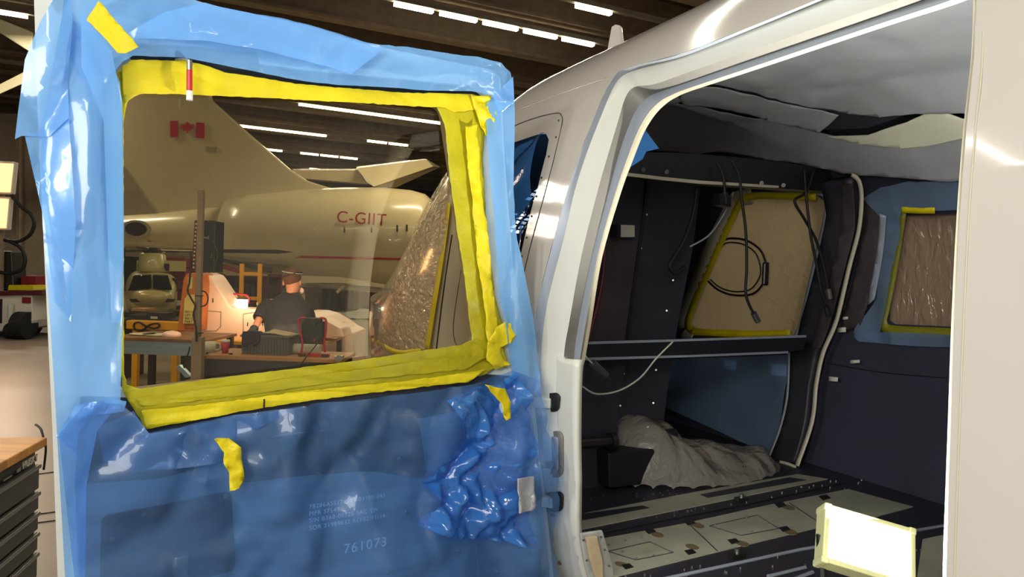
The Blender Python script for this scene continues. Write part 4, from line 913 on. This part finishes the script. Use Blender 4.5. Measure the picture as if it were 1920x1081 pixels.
# ---- tall black equipment case with maroon side
t = thing('equipment_case', 'tall black perforated equipment case with dark red side behind the steel pole', 'case', at(382, 510, 8.0))
obj('case_body', pbox(379, 413, 403, 511, 8.0, .25), 'black_plastic', t, bevel=.01)
obj('side_panel', pprism([(365, 413), (379, 412), (379, 511), (359, 506)], 8.02, .2), 'maroon', t)
for k in range(12): obj('perforation', pbox(366.3 - k * .45, 418 + k * 7.4, 367.8 - k * .45, 421 + k * 7.4, 8.0, .02), 'liner_white', t)
for x, y in ((390, 414), (399, 413), (391, 443), (390, 447), (397, 478), (396, 482), (388, 510), (397, 510)): obj('stud', loft([ell(at(x, y, 7.99 + k), V((.008, 0, 0)), Z * .008, 8) for k in (0, .02)]), 'steel', t)
obj('clamp', pbox(381, 444, 391, 446, 7.98, .03), 'steel', t)
obj('side_cable', pipe([(395, 448, 7.95), (405, 465, 7.95), (408, 480, 7.95), (402, 496, 7.95), (401, 508, 7.95)], .012), 'black_rubber', t)
# ---- steel pole with cable, standing by the front bench
pt, pb = at(377, 356, 5.9), at(371, 700, 5.9)
t = thing('steel_pole', 'upright drilled steel pole rising in front of the orange fin and black case', 'pole', V((pb.x, 5.9, 0)))
obj('post', box(nb(), V(((pt.x + pb.x) / 2 - .003, 5.9, (pt.z) / 2)), (.044, .044, pt.z)), 'brown_steel' if 'brown_steel' in M else 'beam_paint', t, bevel=.003)
for y in (374, 456, 560, 630): obj('bolt_hole', loft([ell(at(376.5 - (y - 356) * .018, y, 5.872 + k), V((.007, 0, 0)), Z * .007, 10) for k in (0, .01)]), 'steel', t)
obj('lower_sleeve', box(nb(), at(371, 672, 5.9) , (.085, .07, .36)), 'beam_paint', t, bevel=.004)
for y in (554, 624): obj('cable_tie', box(nb(), at(373.5, y, 5.9), (.05, .05, .008)), 'black_rubber', t)
obj('power_cable', pipe([(358, 470, 5.86), (357, 505, 5.85), (355, 530, 5.85), (352, 545, 5.85), (360, 562, 5.84), (366, 573, 5.84), (363, 590, 5.84), (368, 620, 5.84), (368, 640, 5.84)], .008), 'black_rubber', smooth=True, label='black power cable dangling left of the steel pole down to the bench', cat='cable')
obj('cable_loop', pipe([(378, 545, 5.84), (386, 548, 5.84), (390, 560, 5.84), (386, 571, 5.84), (377, 574, 5.84)], .006), 'black_rubber', smooth=True, label='small round loop of black cable right of the steel pole', cat='cable')
obj('power_inlet', pbox(352, 519, 360, 541, 5.85, .03), 'placard', label='small tan switch box hung on the cable in front of the orange fin', cat='switch', bevel=.003)
# ---- white tail boom with open fin on the bench
TY = 8.6
t = thing('tail_boom', 'pinkish-white helicopter tail boom with an upright fin lying on the bench before the worker', 'tail boom', V((at(470, 635, TY).x, TY, at(470, 637, TY).z)))
obj('fin', pprism([(345, 622), (357, 520), (363, 512), (378, 511), (392, 516), (398, 524), (432, 575), (444, 578), (520, 580), (560, 585), (600, 595), (640, 616), (646, 632), (600, 634), (378, 636)], TY, .45), 'pink_paint', t, bevel=.05)
obj('inner_web', pprism([(332, 620), (344, 522), (349, 513), (358, 511), (366, 513), (369, 530), (364, 622)], TY - .35, .5), 'orange_ply', t, bevel=.03)
obj('placard', pprism([(346, 560), (352, 552), (364, 552), (364, 606), (343, 606)], TY - .37, .015), 'placard', t)
obj('placard_text', text_bm('DO NOT\nLIFT HERE\nSEE CARD\nPART\nBEFORE USE\nSECURE PIN', .036, at(346.5, 586, TY - .375), V((1, 0, 0)), Z, 1.1, .001), 'letter_dark', t)
def tl_(pts): obj('panel_line', tube([at(x, y, TY - .004) for x, y in pts], .006, 5, False), 'jet_shade', t)
tl_([(380, 582), (380, 612), (385, 620), (405, 620), (414, 612), (415, 584)]); tl_([(415, 584), (380, 582)]); tl_([(456, 588), (456, 622)]); tl_([(456, 588), (476, 585)])
obj('patch', pprism([(384, 542), (394, 542), (394, 549), (384, 548)], TY - .01, .01), 'placard', t)
for x, y0, y1 in ((386, 560, 568), (399, 559, 567), (464, 604, 611), (492, 602, 610)): obj('slot', pbox(x - .8, y0, x + .8, y1, TY - .006, .01), 'seam', t)
for x, y in ((392, 630), (413, 629), (428, 628), (433, 628), (455, 626)): obj('fastener', loft([ell(at(x, y, TY - .006 + k), V((.007, 0, 0)), Z * .007, 8) for k in (0, .01)]), 'seam', t)
t = thing('white_cowling', 'curved white fuselage cowling right of the black lamp, with a line of fasteners', 'cowling', V((at(610, 640, 9.5).x, 9.5, 0)))
obj('shell', loft([[at(x, y, 9.5 + d) for x, y in ((x0, y0), (x0 + 2, y0 - 2), (x0 + 4, 700), (x0, 700))] for x0, y0, d in ((580, 588, 0), (600, 593, 0), (625, 604, 0), (645, 618, 0), (652, 640, 0))]), 'pink_paint', t) if False else obj('shell', pprism([(560, 586), (585, 587), (606, 593), (628, 606), (645, 618), (660, 626), (661, 700), (560, 700)], 9.5, .9), 'pink_paint', t, bevel=.08)
for k in range(7): obj('fastener', loft([ell(at(592 + k * 8, 606 + k * 1.5, 9.49 + q), V((.01, 0, 0)), Z * .01, 8) for q in (0, .02)]), 'seam', t)
# ---- yellow trestles
def ladder(xa, xb, y0, y1, rungs, Y, label):
    t = thing('yellow_ladder', label, 'ladder', V((at((xa + xb) / 2, y1, Y).x, Y, 0)))
    for x in (xa, xb):
        a = at(x, y0, Y); obj('rail', box(nb(), V((a.x, Y, a.z / 2)), (.055, .05, a.z)), 'yellow_paint', t, bevel=.004)
    for y in rungs: a, b = at(xa, y, Y), at(xb, y, Y); obj('rung', box(nb(), (a + b) / 2, ((b - a).length, .03, .05)), 'yellow_paint', t)
ladder(454, 488, 494, 590, (513, 559), 10.4, 'yellow two-rail ladder frame standing left of the worker')
# ---- benches
def bench(x0, x1, ytop, Y, thk, deep, label, top_m, apron=None, legs='dark_steel', apx=0):
    a, b = at(x0, ytop, Y), at(x1, ytop, Y); z = (a.z + b.z) / 2; w_ = b.x - a.x; cx = (a.x + b.x) / 2
    t = thing('workbench', label, 'workbench', V((cx, Y, 0)))
    obj('bench_top', box(nb(), V((cx, Y + deep / 2, z - thk / 2)), (w_, deep, thk)), top_m, t, bevel=.004)
    if apron: obj('apron', box(nb(), V((cx, Y + .03, z - thk - apron / 2 - .002)), (w_ - .02, .03, apron)), apx or 'black_panel', t)
    for sx in (-1, 1):
        for sy in (.06, deep - .06): obj('leg', box(nb(), V((cx + sx * (w_ / 2 - .05), Y + sy, (z - thk) / 2)), (.06, .06, z - thk)), legs, t)
    return z
zf = bench(385, 640, 669, 6.05, .035, .55, 'long wooden-topped bench with dark front, nearest in the window', 'ply', .22)
zr = bench(205, 385, 634, 6.9, .03, .8, 'left bench with scuffed brown top in the lower left of the window', 'bench_brown', .13, apx='aluminium')
zm = bench(372, 600, 641, 8.2, .04, 1.2, 'yellow-edged table carrying the white tail boom', 'yellow_paint')
t = thing('yellow_stand', 'yellow beam stand with a coiled black strap, behind the brown bench', 'stand', V((at(285, 600, 9).x, 9, 0)))
obj('beam', pbox(236, 602, 338, 618, 9, .15), 'yellow_paint', t, bevel=.01)
for x in (256, 330): a = at(x, 618, 9.07); obj('leg', box(nb(), V((a.x, 9.07, a.z / 2)), (.07, .07, a.z)), 'yellow_paint', t)
obj('strap', tube(catmull([at(x, y, 8.97) for x, y in ((253, 605), (262, 604), (275, 612), (290, 615), (299, 611), (295, 606), (280, 609), (268, 618), (256, 619), (251, 612), (253, 605))], 4), .012, 6, False), 'black_rubber', smooth=True, label='black strap lying in a figure-eight loop on the yellow beam', cat='strap')
t = thing('storage_shelf', 'dark cluttered shelf of grey parts below the olive helicopter', 'shelf', V((at(285, 600, 9.6).x, 9.6, 0)))
a = at(285, 600, 9.6); 
for k, z_ in enumerate((a.z, a.z * .45)): obj('shelf_board', box(nb(), V((a.x, 9.9, z_)), (.82, .6, .03)), 'dark_steel', t)
for sx in (-1, 1): obj('upright', box(nb(), V((a.x + sx * .4, 9.9, a.z / 2)), (.04, .5, a.z)), 'dark_steel', t)
for x0, y0, x1, y1, m, lab, nm in ((240, 590, 274, 601, 'dark_steel', 'grey tool box low in the window beneath the tan pad', 'tool_box'), (246, 578, 272, 583, 'ply', 'tan foam pad on top of the grey tool box', 'foam_pad'), (276, 586, 310, 600, 'black_panel', 'black parts bin under the olive helicopter', 'parts_bin'), (282, 593, 295, 599, 'liner_white', 'white printed label card on the black parts bin', 'label_card')):
    obj(nm, pbox(x0, y0, x1, y1, 9.7 - (.03 if nm == 'label_card' else 0), .3 if nm != 'label_card' else .01), m, bevel=.004, label=lab, cat='box' if nm != 'label_card' else 'card')
# things on the brown bench
def disc(px, py, rx, label, m='liner_white'):
    c = at(px, py, 7.2); c.z = zr + .006; obj('sanding_sheet', loft([ell(c + Z * k, V((rx, 0, 0)), V((0, rx * .8, 0)), 24) for k in (0, .006)]), m, label=label, cat='sheet')
disc(268, 627, .13, 'flat pale disc at the left of the brown bench'); disc(296, 634, .15, 'flat pale disc in the middle of the brown bench')
c = at(322, 625, 7.15); c.z = zr
obj('polishing_pad', loft([ell(c + Z * h_, V((r, 0, 0)), V((0, r, 0)), 24) for h_, r in ((0, .09), (.03, .085), (.05, .05), (.058, .01))]), 'pink_paint', smooth=True, label='domed pinkish pad on the brown bench beside the orange fin', cat='pad')
# mug, cup, crate, lamp on the near bench
def onb(px, Y=6.25): c = at(px, 665, Y); c.z = zf; return c
c = onb(394); t = thing('mug', 'white mug with a handle on the near bench beside the pole', 'mug', c)
obj('cup', loft([ell(c + Z * h_, V((r, 0, 0)), V((0, r, 0)), 24) for h_, r in ((.002, .046), (.09, .049), (.09, .044), (.012, .042))]), 'liner_white', t, smooth=True)
obj('handle', tube([c + V((.045, 0, .075)), c + V((.08, 0, .075)), c + V((.085, 0, .03)), c + V((.045, 0, .02))], .007, 8), 'liner_white', t)
obj('emblem', pbox(385, 667, 393, 674, 6.19, .004), 'crate_grey', t) if False else None
c = onb(422, 6.2); t = thing('paper_cup', 'red paper coffee cup with a pale lid on the near bench', 'cup', c)
obj('cup', loft([ell(c + Z * h_, V((r, 0, 0)), V((0, r, 0)), 24) for h_, r in ((.002, .026), (.10, .036))]), 'carton_red', t, smooth=True)
obj('lid', loft([ell(c + Z * h_, V((r, 0, 0)), V((0, r, 0)), 24) for h_, r in ((.10, .039), (.112, .039), (.118, .034))]), 'liner_white', t)
obj('black_marker', cyl(onb(429, 6.12) + Z * .008, onb(436, 6.12) + Z * .008, .007, 10), 'black_plastic', label='small black marker lying beside the red coffee cup', cat='marker')
a, b = onb(454, 6.2), onb(540, 6.2); cx = (a + b) / 2; wc = b.x - a.x
t = thing('plastic_crate', 'dark grey ribbed crate on the near bench in front of the worker', 'crate', cx)
hc = .16; bm = nb()
for sy in (0, .3): box(bm, cx + V((0, sy, hc / 2)), (wc, .012, hc))
for sx in (-1, 1): box(bm, cx + V((sx * wc / 2, .15, hc / 2)), (.012, .3, hc))
box(bm, cx + V((0, .15, .01)), (wc, .3, .012)); obj('shell', bm, 'crate_grey', t, bevel=.003)
bm = nb(); box(bm, cx + V((0, -.008, hc)), (wc + .03, .03, .018)); box(bm, cx + V((0, .308, hc)), (wc + .03, .03, .018)); box(bm, cx + V((-wc / 2 - .005, .15, hc)), (.03, .3, .018)); box(bm, cx + V((wc / 2 + .005, .15, hc)), (.03, .3, .018)); obj('rim', bm, 'crate_grey', t, bevel=.003)
for k in range(15): obj('rib', box(nb(), cx + V((-wc * .45 + k * wc * .064, -.012, hc * .42)), (.008, .012, hc * .7)), 'crate_grey', t)
def rag(u, v): return cx + V((u, .15 + v, hc + .01 + .03 * crease(u, v, 9, 3) + .02 * math.cos(u * 9)))
obj('cloth', sheet([(-.04, -.12), (.2, -.14), (.21, .12), (.0, .13)], [], .02, rag), 'cloth_tan', smooth=True, label='crumpled tan cloth lying across the grey crate', cat='cloth', solid=.006)
g0 = onb(470, 6.12)
def drape(u, v): return V((at(471, 630, 6.17).x + u, 6.17 - .03 * sm(.02, -.1, v) + .10 * sm(.02, .09, v), zf + hc + .012 + min(v, .02) + .02 * crease(u, v, 14, 2)))
obj('work_glove', sheet([(-.07, -.10), (-.03, -.12), (.0, -.07), (.03, -.11), (.08, -.05), (.08, .05), (.05, .1), (-.04, .1), (-.08, .0)], [], .014, drape), 'black_fabric', smooth=True, label='black work glove draped over the left corner of the grey crate', cat='glove', solid=.014)
c0_ = onb(590, 6.2)
t = thing('work_lamp', 'black work lamp seen from behind in a red tube frame, on the near bench', 'work light', c0_)
obj('lamp_head', pbox(565, 601, 607, 645, 6.22, .07), 'black_plastic', t, bevel=.012)
obj('top_grip', pprism([(570, 596), (601, 596), (603, 604), (594, 604), (592, 609), (576, 609), (574, 604), (566, 604)], 6.2, .05), 'black_plastic', t, bevel=.004)
obj('tube_frame', tube([at(*q) for q in ((565, 660, 6.2), (567, 640, 6.2), (562, 618, 6.18), (560, 600, 6.18), (566, 596, 6.18), (572, 596, 6.2))], .010, 8), 'red_plastic', t, smooth=True)
obj('tube_frame', tube([at(*q) for q in ((609, 660, 6.2), (608, 640, 6.2), (611, 618, 6.18), (611, 600, 6.18), (606, 596, 6.18), (600, 596, 6.2))], .010, 8), 'red_plastic', t, smooth=True)
obj('foot_bar', box(nb(), c0_ + V((0, -.02, .016)), (.27, .03, .03)), 'red_plastic', t, bevel=.004)
for sx in (-.1, .1): obj('rubber_foot', box(nb(), c0_ + V((sx, -.03, .012)), (.06, .045, .024)), 'black_rubber', t, bevel=.004)
obj('knob', loft([ell(at(589, 637, 6.21 + k), V((.010, 0, 0)), Z * .010, 12) for k in (0, .02)]), 'red_plastic', t)
obj('cable', pipe([(602, 632, 6.12), (590, 650, 6.05), (575, 668, 6.0), (564, 684, 6.0)], .005), 'black_rubber', smooth=True, label='black cord running down from the black and red work lamp', cat='cable')
obj('paper_roll', cyl(onb(540, 6.35) + Z * .045, onb(600, 6.35) + Z * .045, .045, 20), 'liner_white', smooth=False, label='white paper roll lying behind the black work lamp', cat='roll')
t = thing('bench_vise', 'round steel bracket at the right end of the near bench', 'bracket', onb(632, 6.15))
obj('bracket_plate', pbox(626, 668, 640, 672, 6.0, .1), 'steel', t); obj('round_boss', loft([ell(at(635, 672, 5.98 + k), V((.03, 0, 0)), Z * .03, 16) for k in (0, .04)]), 'steel', t)
# bright LED lamp lighting the tail boom
t = thing('led_work_light', 'glowing LED work light with a red handle left of the worker', 'work light', at(450, 578, 8.9))
obj('lamp_housing', pbox(430, 558, 466, 577, 8.95, .08), 'black_plastic', t, bevel=.008)
obj('lit_face', pbox(431, 561, 464, 574, 8.94, .012), 'led_white', t)
obj('handle', pipe([(428, 568, 8.95), (426, 556, 8.95), (432, 551, 8.95), (458, 552, 8.95), (467, 558, 8.95), (466, 568, 8.95)], .012), 'red_plastic', t, smooth=True)
obj('stand', pprism([(445, 577), (451, 577), (455, 584), (441, 584)], 8.97, .05), 'black_plastic', t)
area('led_work_light_beam', at(448, 567, 8.3), at(420, 600, 8.5) + V((0, 2, 0)), .25, .12, 3, (1, .9, .75))
area('bench_lamp_beam', at(520, 560, 6.9), at(480, 600, 8.6), .2, .15, 10, (1, .78, .6))
# trolley pieces low behind the glass
t = thing('clamp_stand', 'pale folding clamp leg leaning low beside the steel pole', 'stand', at(340, 700, 6.3))
obj('angled_leg', pprism([(328, 686), (336, 684), (358, 706), (348, 708)], 6.2, .05), 'aluminium', t); obj('cable', pipe([(356, 650, 6.1), (352, 665, 6.1), (344, 680, 6.1), (346, 690, 6.1)], .006), 'black_rubber', t)
# ---- the worker
def PY(x, y, Y=7.6): return at(x, y, Y)
hip = PY(536, 662, 7.42)
who = thing('person', 'worker seen from behind in a navy T-shirt, bent over the white tail boom', 'person', V((hip.x, 7.45, 0)))
K = [PY(536, 665, 7.42), PY(536, 640, 7.45), PY(536, 610, 7.55), PY(534, 580, 7.68), PY(542, 562, 7.78), PY(547, 550, 7.82), PY(550, 538, 7.86), PY(549, 526, 7.88), PY(547, 516, 7.87),   # 0-8
     PY(507, 566, 7.76), PY(497, 574, 7.72), PY(487, 596, 7.62), PY(479, 612, 7.45), PY(474, 620, 7.36),                                    # 9-13 left arm
     PY(569, 574, 7.78), PY(577, 582, 7.8), PY(582, 606, 7.95), PY(572, 612, 8.25), PY(566, 612, 8.4),                                     # 14-18 right arm
     V((PY(522, 675, 7.4).x, 7.42, .86)), V((PY(520, 700, 7.4).x, 7.44, .48)), V((PY(519, 700, 7.4).x, 7.40, .09)), V((PY(518, 700, 7.4).x, 7.58, .045)),
     V((PY(550, 675, 7.4).x, 7.42, .86)), V((PY(552, 700, 7.4).x, 7.46, .48)), V((PY(553, 700, 7.4).x, 7.42, .09)), V((PY(554, 700, 7.4).x, 7.60, .045))]
Ed = [(0, 1), (1, 2), (2, 3), (3, 4), (4, 5), (5, 6), (6, 7), (7, 8), (3, 9), (9, 10), (10, 11), (11, 12), (12, 13), (3, 14), (14, 15), (15, 16), (16, 17), (17, 18), (0, 19), (19, 20), (20, 21), (21, 22), (0, 23), (23, 24), (24, 25), (25, 26)]
Rr = [.10, .10, .09, .085, .055, .058, .085, .092, .05, .055, .048, .045, .036, .028, .07, .058, .045, .036, .028, .085, .058, .045, .035, .085, .058, .045, .035]
obj('body', skin_bm(K, Ed, Rr), 'skin_tone', who, smooth=True)
def ringY(x0, x1, y, Y, d): c = PY((x0 + x1) / 2, y, Y); return ell(c, V(((x1 - x0) / 2 * Y / FPX, 0, 0)), V((0, d, 0)), 24, 2.3)
sh = loft([ringY(506, 567, 668, 7.45, .15), ringY(500, 572, 646, 7.46, .155), ringY(498, 576, 620, 7.54, .155), ringY(494, 582, 597, 7.64, .15), ringY(497, 581, 580, 7.70, .14), ringY(505, 575, 566, 7.76, .125), ringY(518, 567, 556, 7.80, .10), ringY(530, 562, 550, 7.83, .075), ringY(532, 561, 547, 7.84, .07)])
tube([PY(510, 570, 7.75), PY(500, 576, 7.72), PY(492, 587, 7.66), PY(486, 598, 7.60)], [.085, .085, .078, .074], 16, True, sh)
tube([PY(566, 576, 7.77), PY(574, 583, 7.80), PY(579, 596, 7.88), PY(580, 606, 7.95)], [.085, .08, .075, .07], 16, True, sh)
o = obj('shirt', sh, 'navy_cloth', who, smooth=True)
rm = o.modifiers.new('r', 'REMESH'); rm.mode = 'VOXEL'; rm.voxel_size = .012; rm.use_smooth_shade = True; sm_ = o.modifiers.new('s', 'SMOOTH'); sm_.iterations = 6
tr_ = loft([ringY(507, 567, 660, 7.44, .145), ringY(506, 568, 690, 7.42, .145)])
for k in (19, 23): tube([K[k] + Z * .05, K[k], K[k + 1], K[k + 2] + Z * .03], [.115, .105, .085, .07], 16, True, tr_)
o = obj('trousers', tr_, 'black_fabric', who, smooth=True); rm = o.modifiers.new('r', 'REMESH'); rm.mode = 'VOXEL'; rm.voxel_size = .015; rm.use_smooth_shade = True
hc_ = PY(547, 520, 7.86)
hb = nb(); bmesh.ops.create_icosphere(hb, subdivisions=4, radius=1)
for v in hb.verts:
    q = v.co.copy(); r_ = 1 + .03 * n3(q.x * 6, q.y * 6, q.z * 6); v.co = hc_ + V((q.x * .098 * r_, q.y * .112 * r_ + .01, q.z * .112 * r_ + .004))
bmesh.ops.delete(hb, geom=[v for v in hb.verts if (v.co - hc_).z < -.092 + (.06 if v.co.y > hc_.y else 0) or (v.co - hc_).y > .085 and (v.co - hc_).z < .04], context='VERTS')
obj('hair', hb, 'hair', who, smooth=True)
for x, d in ((532, -1), (563, 1)):
    c = PY(x, 530, 7.87); obj('ear', loft([ell(c + V((d * k, 0, 0)), V((0, .018, 0)), Z * .03, 12) for k in (-.008, .004, .010)]), 'skin_tone', who, smooth=True)
face = nb(); fc = PY(557, 534, 7.95)
loft([ell(fc + V((0, k * .0, 0)) + V((0, 0, 0)) + V((k, k * 1.0, -k * .8)), V((r, 0, 0)), Z * r * 1.1, 10) for k, r in ((0, .02), (.015, .012), (.022, .004))], face); obj('nose', face, 'skin_tone', who, smooth=True)
obj('face_mask', loft([ell(PY(564, 545, Y), V((r, 0, 0)), Z * r, 14) for Y, r in ((7.93, .03), (7.96, .038), (8.0, .02))]), 'pink_paint', who, smooth=True)
obj('head_strap', tube([hc_ + V((math.cos(a) * .104, math.sin(a) * .118 + .01, .03 + .035 * math.cos(a))) for a in [k * math.pi / 12 for k in range(25)]], .006, 6, False), 'black_rubber', who)
obj('strap_band', tube([hc_ + V((math.cos(a) * .105, math.sin(a) * .119 + .01, .055 - .012 * math.cos(a))) for a in [k * math.pi / 12 for k in range(25)]], .004, 6, False), 'liner_white', who)
obj('sleeve_badge', loft([ell(PY(482.5, 569 + k * 0, 7.60) + V((k, -.0, 0)), V((.0, .014, 0)), Z * .018, 10) for k in (-.004, .002)]), 'liner_white', who)
# gloved hand gripping the crate: palm, four fingers, thumb
hw = K[13]
gv, ge, grr = [hw + V((.01, .03, .03)), hw + V((-.005, -.03, -.02))], [(0, 1)], [.036, .042]
for k in range(4):
    b0 = hw + V((-.04 + k * .024, -.05, -.03)); i0 = len(gv); ln = (.9, 1.1, 1.05, .85)[k]
    gv += [b0, b0 + V((-.006, -.035 * ln, -.012)), b0 + V((-.006, -.045 * ln, -.045 * ln)), b0 + V((-.003, -.035 * ln, -.07 * ln))]; ge += [(1, i0), (i0, i0 + 1), (i0 + 1, i0 + 2), (i0 + 2, i0 + 3)]; grr += [.014, .0125, .0115, .0105]
i0 = len(gv); gv += [hw + V((.035, -.02, -.02)), hw + V((.055, -.045, -.04)), hw + V((.052, -.06, -.065))]; ge += [(1, i0), (i0, i0 + 1), (i0 + 1, i0 + 2)]; grr += [.016, .014, .012]
obj('glove', skin_bm(gv, ge, grr), 'black_fabric', who, smooth=True)
obj('glove_cuff', tube([K[12] + (K[13] - K[12]) * .4, K[13] + V((0, .01, .0))], [.044, .042], 14, False), 'black_fabric', who)
# ---- left gap: light tower on a white tow cart
CY = 14.0
def floorY(px, py): return onz(px, py, 0)
t = thing('tow_cart', 'white motorised cart on the floor at the left edge of the photo', 'cart', V((at(25, 630, CY).x, CY, 0)))
obj('cart_body', pprism([(-90, 556), (40, 552), (60, 553), (61, 600), (55, 614), (40, 618), (-90, 624)], CY, 1.4), 'white_cart', t, bevel=.03)
obj('rear_body', pprism([(58, 552), (80, 552), (82, 602), (62, 606)], CY + .6, 1.0), 'white_cart', t, bevel=.03)
obj('deck', pprism([(-90, 548), (78, 544), (80, 552), (-90, 556)], CY - .05, 1.8), 'maroon', t)
obj('wheel', cyl(V((at(47, 618, CY).x - .12, CY - .05, .27)), V((at(47, 618, CY).x + .12, CY - .05, .27)), .27, 24), 'black_rubber', t)
obj('wheel', cyl(V((at(70, 612, CY + 1).x - .1, CY + .8, .24)), V((at(70, 612, CY + 1).x + .1, CY + .8, .24)), .24, 24), 'black_rubber', t)
obj('front_wheel', cyl(V((at(25, 618, CY).x - .08, CY - .04, .15)), V((at(25, 618, CY).x + .08, CY - .04, .15)), .15, 24), 'black_rubber', t)
obj('red_reflector', pbox(34, 612, 47, 616, CY - .02, .02), 'flag_red', t); obj('warning_plate', pbox(41, 557, 57, 568, CY - .02, .02), 'dark_red', t); obj('dark_vent', pbox(-20, 560, 3, 605, CY - .02, .02), 'seam', t)
for y in (575, 590): obj('tail_lamp', pbox(70, y, 76, y + 10, CY + .57, .03), 'black_plastic', t)
obj('grease_gun', pipe([(20, 570, CY - .06), (20, 600, CY - .06)], .05, 12, False), 'liner_white', label='white cartridge tube strapped upright to the side of the cart', cat='tube')
obj('yellow_case', pprism([(16, 534), (62, 534), (64, 543.5), (14, 544)], CY + .1, .5), 'yellow_tape', label='flat yellow case on top of the white cart', cat='case', bevel=.01)
obj('red_toolbox', pprism([(38, 517), (68, 516), (69, 540), (38, 541)], CY + .3, .5), 'dark_red', label='dark red toolbox standing behind the yellow case on the cart', cat='toolbox', bevel=.02)
t = thing('light_tower', 'twin glowing warm LED flood lamps stacked on a mast at the left edge', 'work light', at(6, 545, CY))
obj('mast', pipe([(2, 545, CY + .1), (4, 360, CY + .1)], .05, 10, False), 'beam_paint', t)
obj('mast_base', pprism([(-30, 470), (22, 470), (26, 545), (-30, 545)], CY + .15, .4), 'dark_steel', t, bevel=.03)
for pts in ([(-40, 300), (28, 303), (22, 364), (-40, 362)], [(-40, 367), (19, 369), (14, 431), (-40, 430)]):
    hd = obj('lamp_head', pprism(pts, CY - .05, .12), 'white_cart', t, bevel=.02)
    ins = [(x - 4 if x > 0 else x + 4, y + (4 if y in (300, 303, 367, 369) else -4)) for x, y in pts]
    obj('lit_panel', pprism(ins, CY - .07, .02), 'led_warm', hd)
area('light_tower_beam', at(12, 362, CY - .4), at(300, 500, 4), .6, 1.0, 60, (1, .66, .42))
obj('lamp_cable', pipe([(22, 366, CY), (40, 388, CY), (58, 402, CY), (64, 420, CY), (56, 440, CY), (34, 452, CY), (8, 450, CY)], .035), 'black_rubber', smooth=True, label='thick black cable looping from the upper lamp head at left', cat='cable')
obj('lamp_cable', pipe([(12, 450, CY), (36, 462, CY), (47, 482, CY), (42, 504, CY), (20, 512, CY), (0, 510, CY)], .035), 'black_rubber', smooth=True, label='second black cable loop below the first one at left', cat='cable')
struct('trim_30', pprism([(-200, 210), (100, 214), (100, 548), (-200, 552)], 33, .3), 'wall_paint')
struct('trim_31', pprism([(30, 215), (36, 215), (36, 520), (30, 520)], 32.6, .3), 'beam_paint')
obj('distant_wing', loft([[at(x, y, 26 + d) for x, y in r] for r in (((-60, 188), (-60, 203), (58, 150), (58, 128)),) for d in (0, .4)]), 'jet_paint', label='dim aircraft tailplane poking in at the left edge under the ceiling', cat='aeroplane part', bevel=.03)
obj('distant_wing', pprism([(-60, 12), (0, 35), (62, 60), (60, 100), (0, 62), (-60, 40)], 25, .5), 'jet_paint', label='upper dim aircraft tailplane at the top left edge of the photo', cat='aeroplane part', bevel=.05)
# ---- tool chest at lower left
TD = dirv(-13.0); TNn = V((-TD.y, TD.x, 0))   # face runs along TD, body lies to its left
c80 = at(80, 830, 2.62); zt = c80.z
t = thing('tool_chest', 'dark grey rolling tool chest with wooden top at the lower left corner', 'tool chest', V((c80.x, c80.y, 0)) - TD * .6 + TNn * .3)
W_, Dp = 1.3, .6
ctr = c80 - TD * (W_ / 2) + TNn * (Dp / 2); ctr.z = 0
def tb_(du, dn, z, su, sn, sz): return box(nb(), V((c80.x, c80.y, 0)) - TD * du + TNn * dn + Z * z, (su, sn, sz), TD, TNn)
obj('cabinet', tb_(W_ / 2, Dp / 2 + .012, (zt - .03) / 2 + .06, W_, Dp - .02, zt - .09), 'chest_grey', t, bevel=.006)
obj('wood_top', tb_(W_ / 2, Dp / 2, zt + .003, W_ + .03, Dp + .02, .032), 'wood', t, bevel=.004)
z = zt - .062
for k, hgt in enumerate((.10, .075, .075, .075, .10, .13)):
    d_ = obj('drawer', tb_(W_ / 2 - .0, .004, z - hgt / 2, W_ - .08, .02, hgt - .010), 'chest_grey', t, bevel=.003)
    obj('handle', tb_(W_ / 2, -.010, z - .012, W_ - .08, .010, .014), 'steel', d_, bevel=.004)
    z -= hgt
bx0 = V((c80.x, c80.y, 0)) - TD * .17 - TNn * .0015 + Z * (zt - .052)
obj('brand_text', text_bm('HUSKY', .036, bx0, TD, Z, 1.1, .003), 'liner_white', t)
obj('brand_mark', tb_(.20, -.0015, zt - .045, .03, .004, .014), 'steel', t); obj('lock_slot', tb_(.28, -.0015, zt - .05, .06, .004, .006), 'steel', t)
for du in (.08, W_ - .08): 
    for dn in (.08, Dp - .08):
        a = V((c80.x, c80.y, .055)) - TD * du + TNn * dn; obj('castor', cyl(a - TNn * .02, a + TNn * .02, .055, 16), 'black_rubber', t)
obj('wire_brush', tube([at(66, 795, 2.66), at(76, 803, 2.66), at(82, 822, 2.66), at(86, 840, 2.66), at(82, 880, 2.66)], .004, 6), 'dark_steel', smooth=True, label='bent wire sticking up behind the corner of the tool chest', cat='wire')
for k, y in enumerate((887, 962, 978)):
    obj('floor_crack', tube([onz(60, y + 2, .003), onz(80, y, .003), onz(110, y - 4, .003)], .004, 5), 'seam', label='thin dark joint line on the floor beside the tool chest, %s' % ('uppermost', 'middle', 'lowest')[k], cat='floor joint')
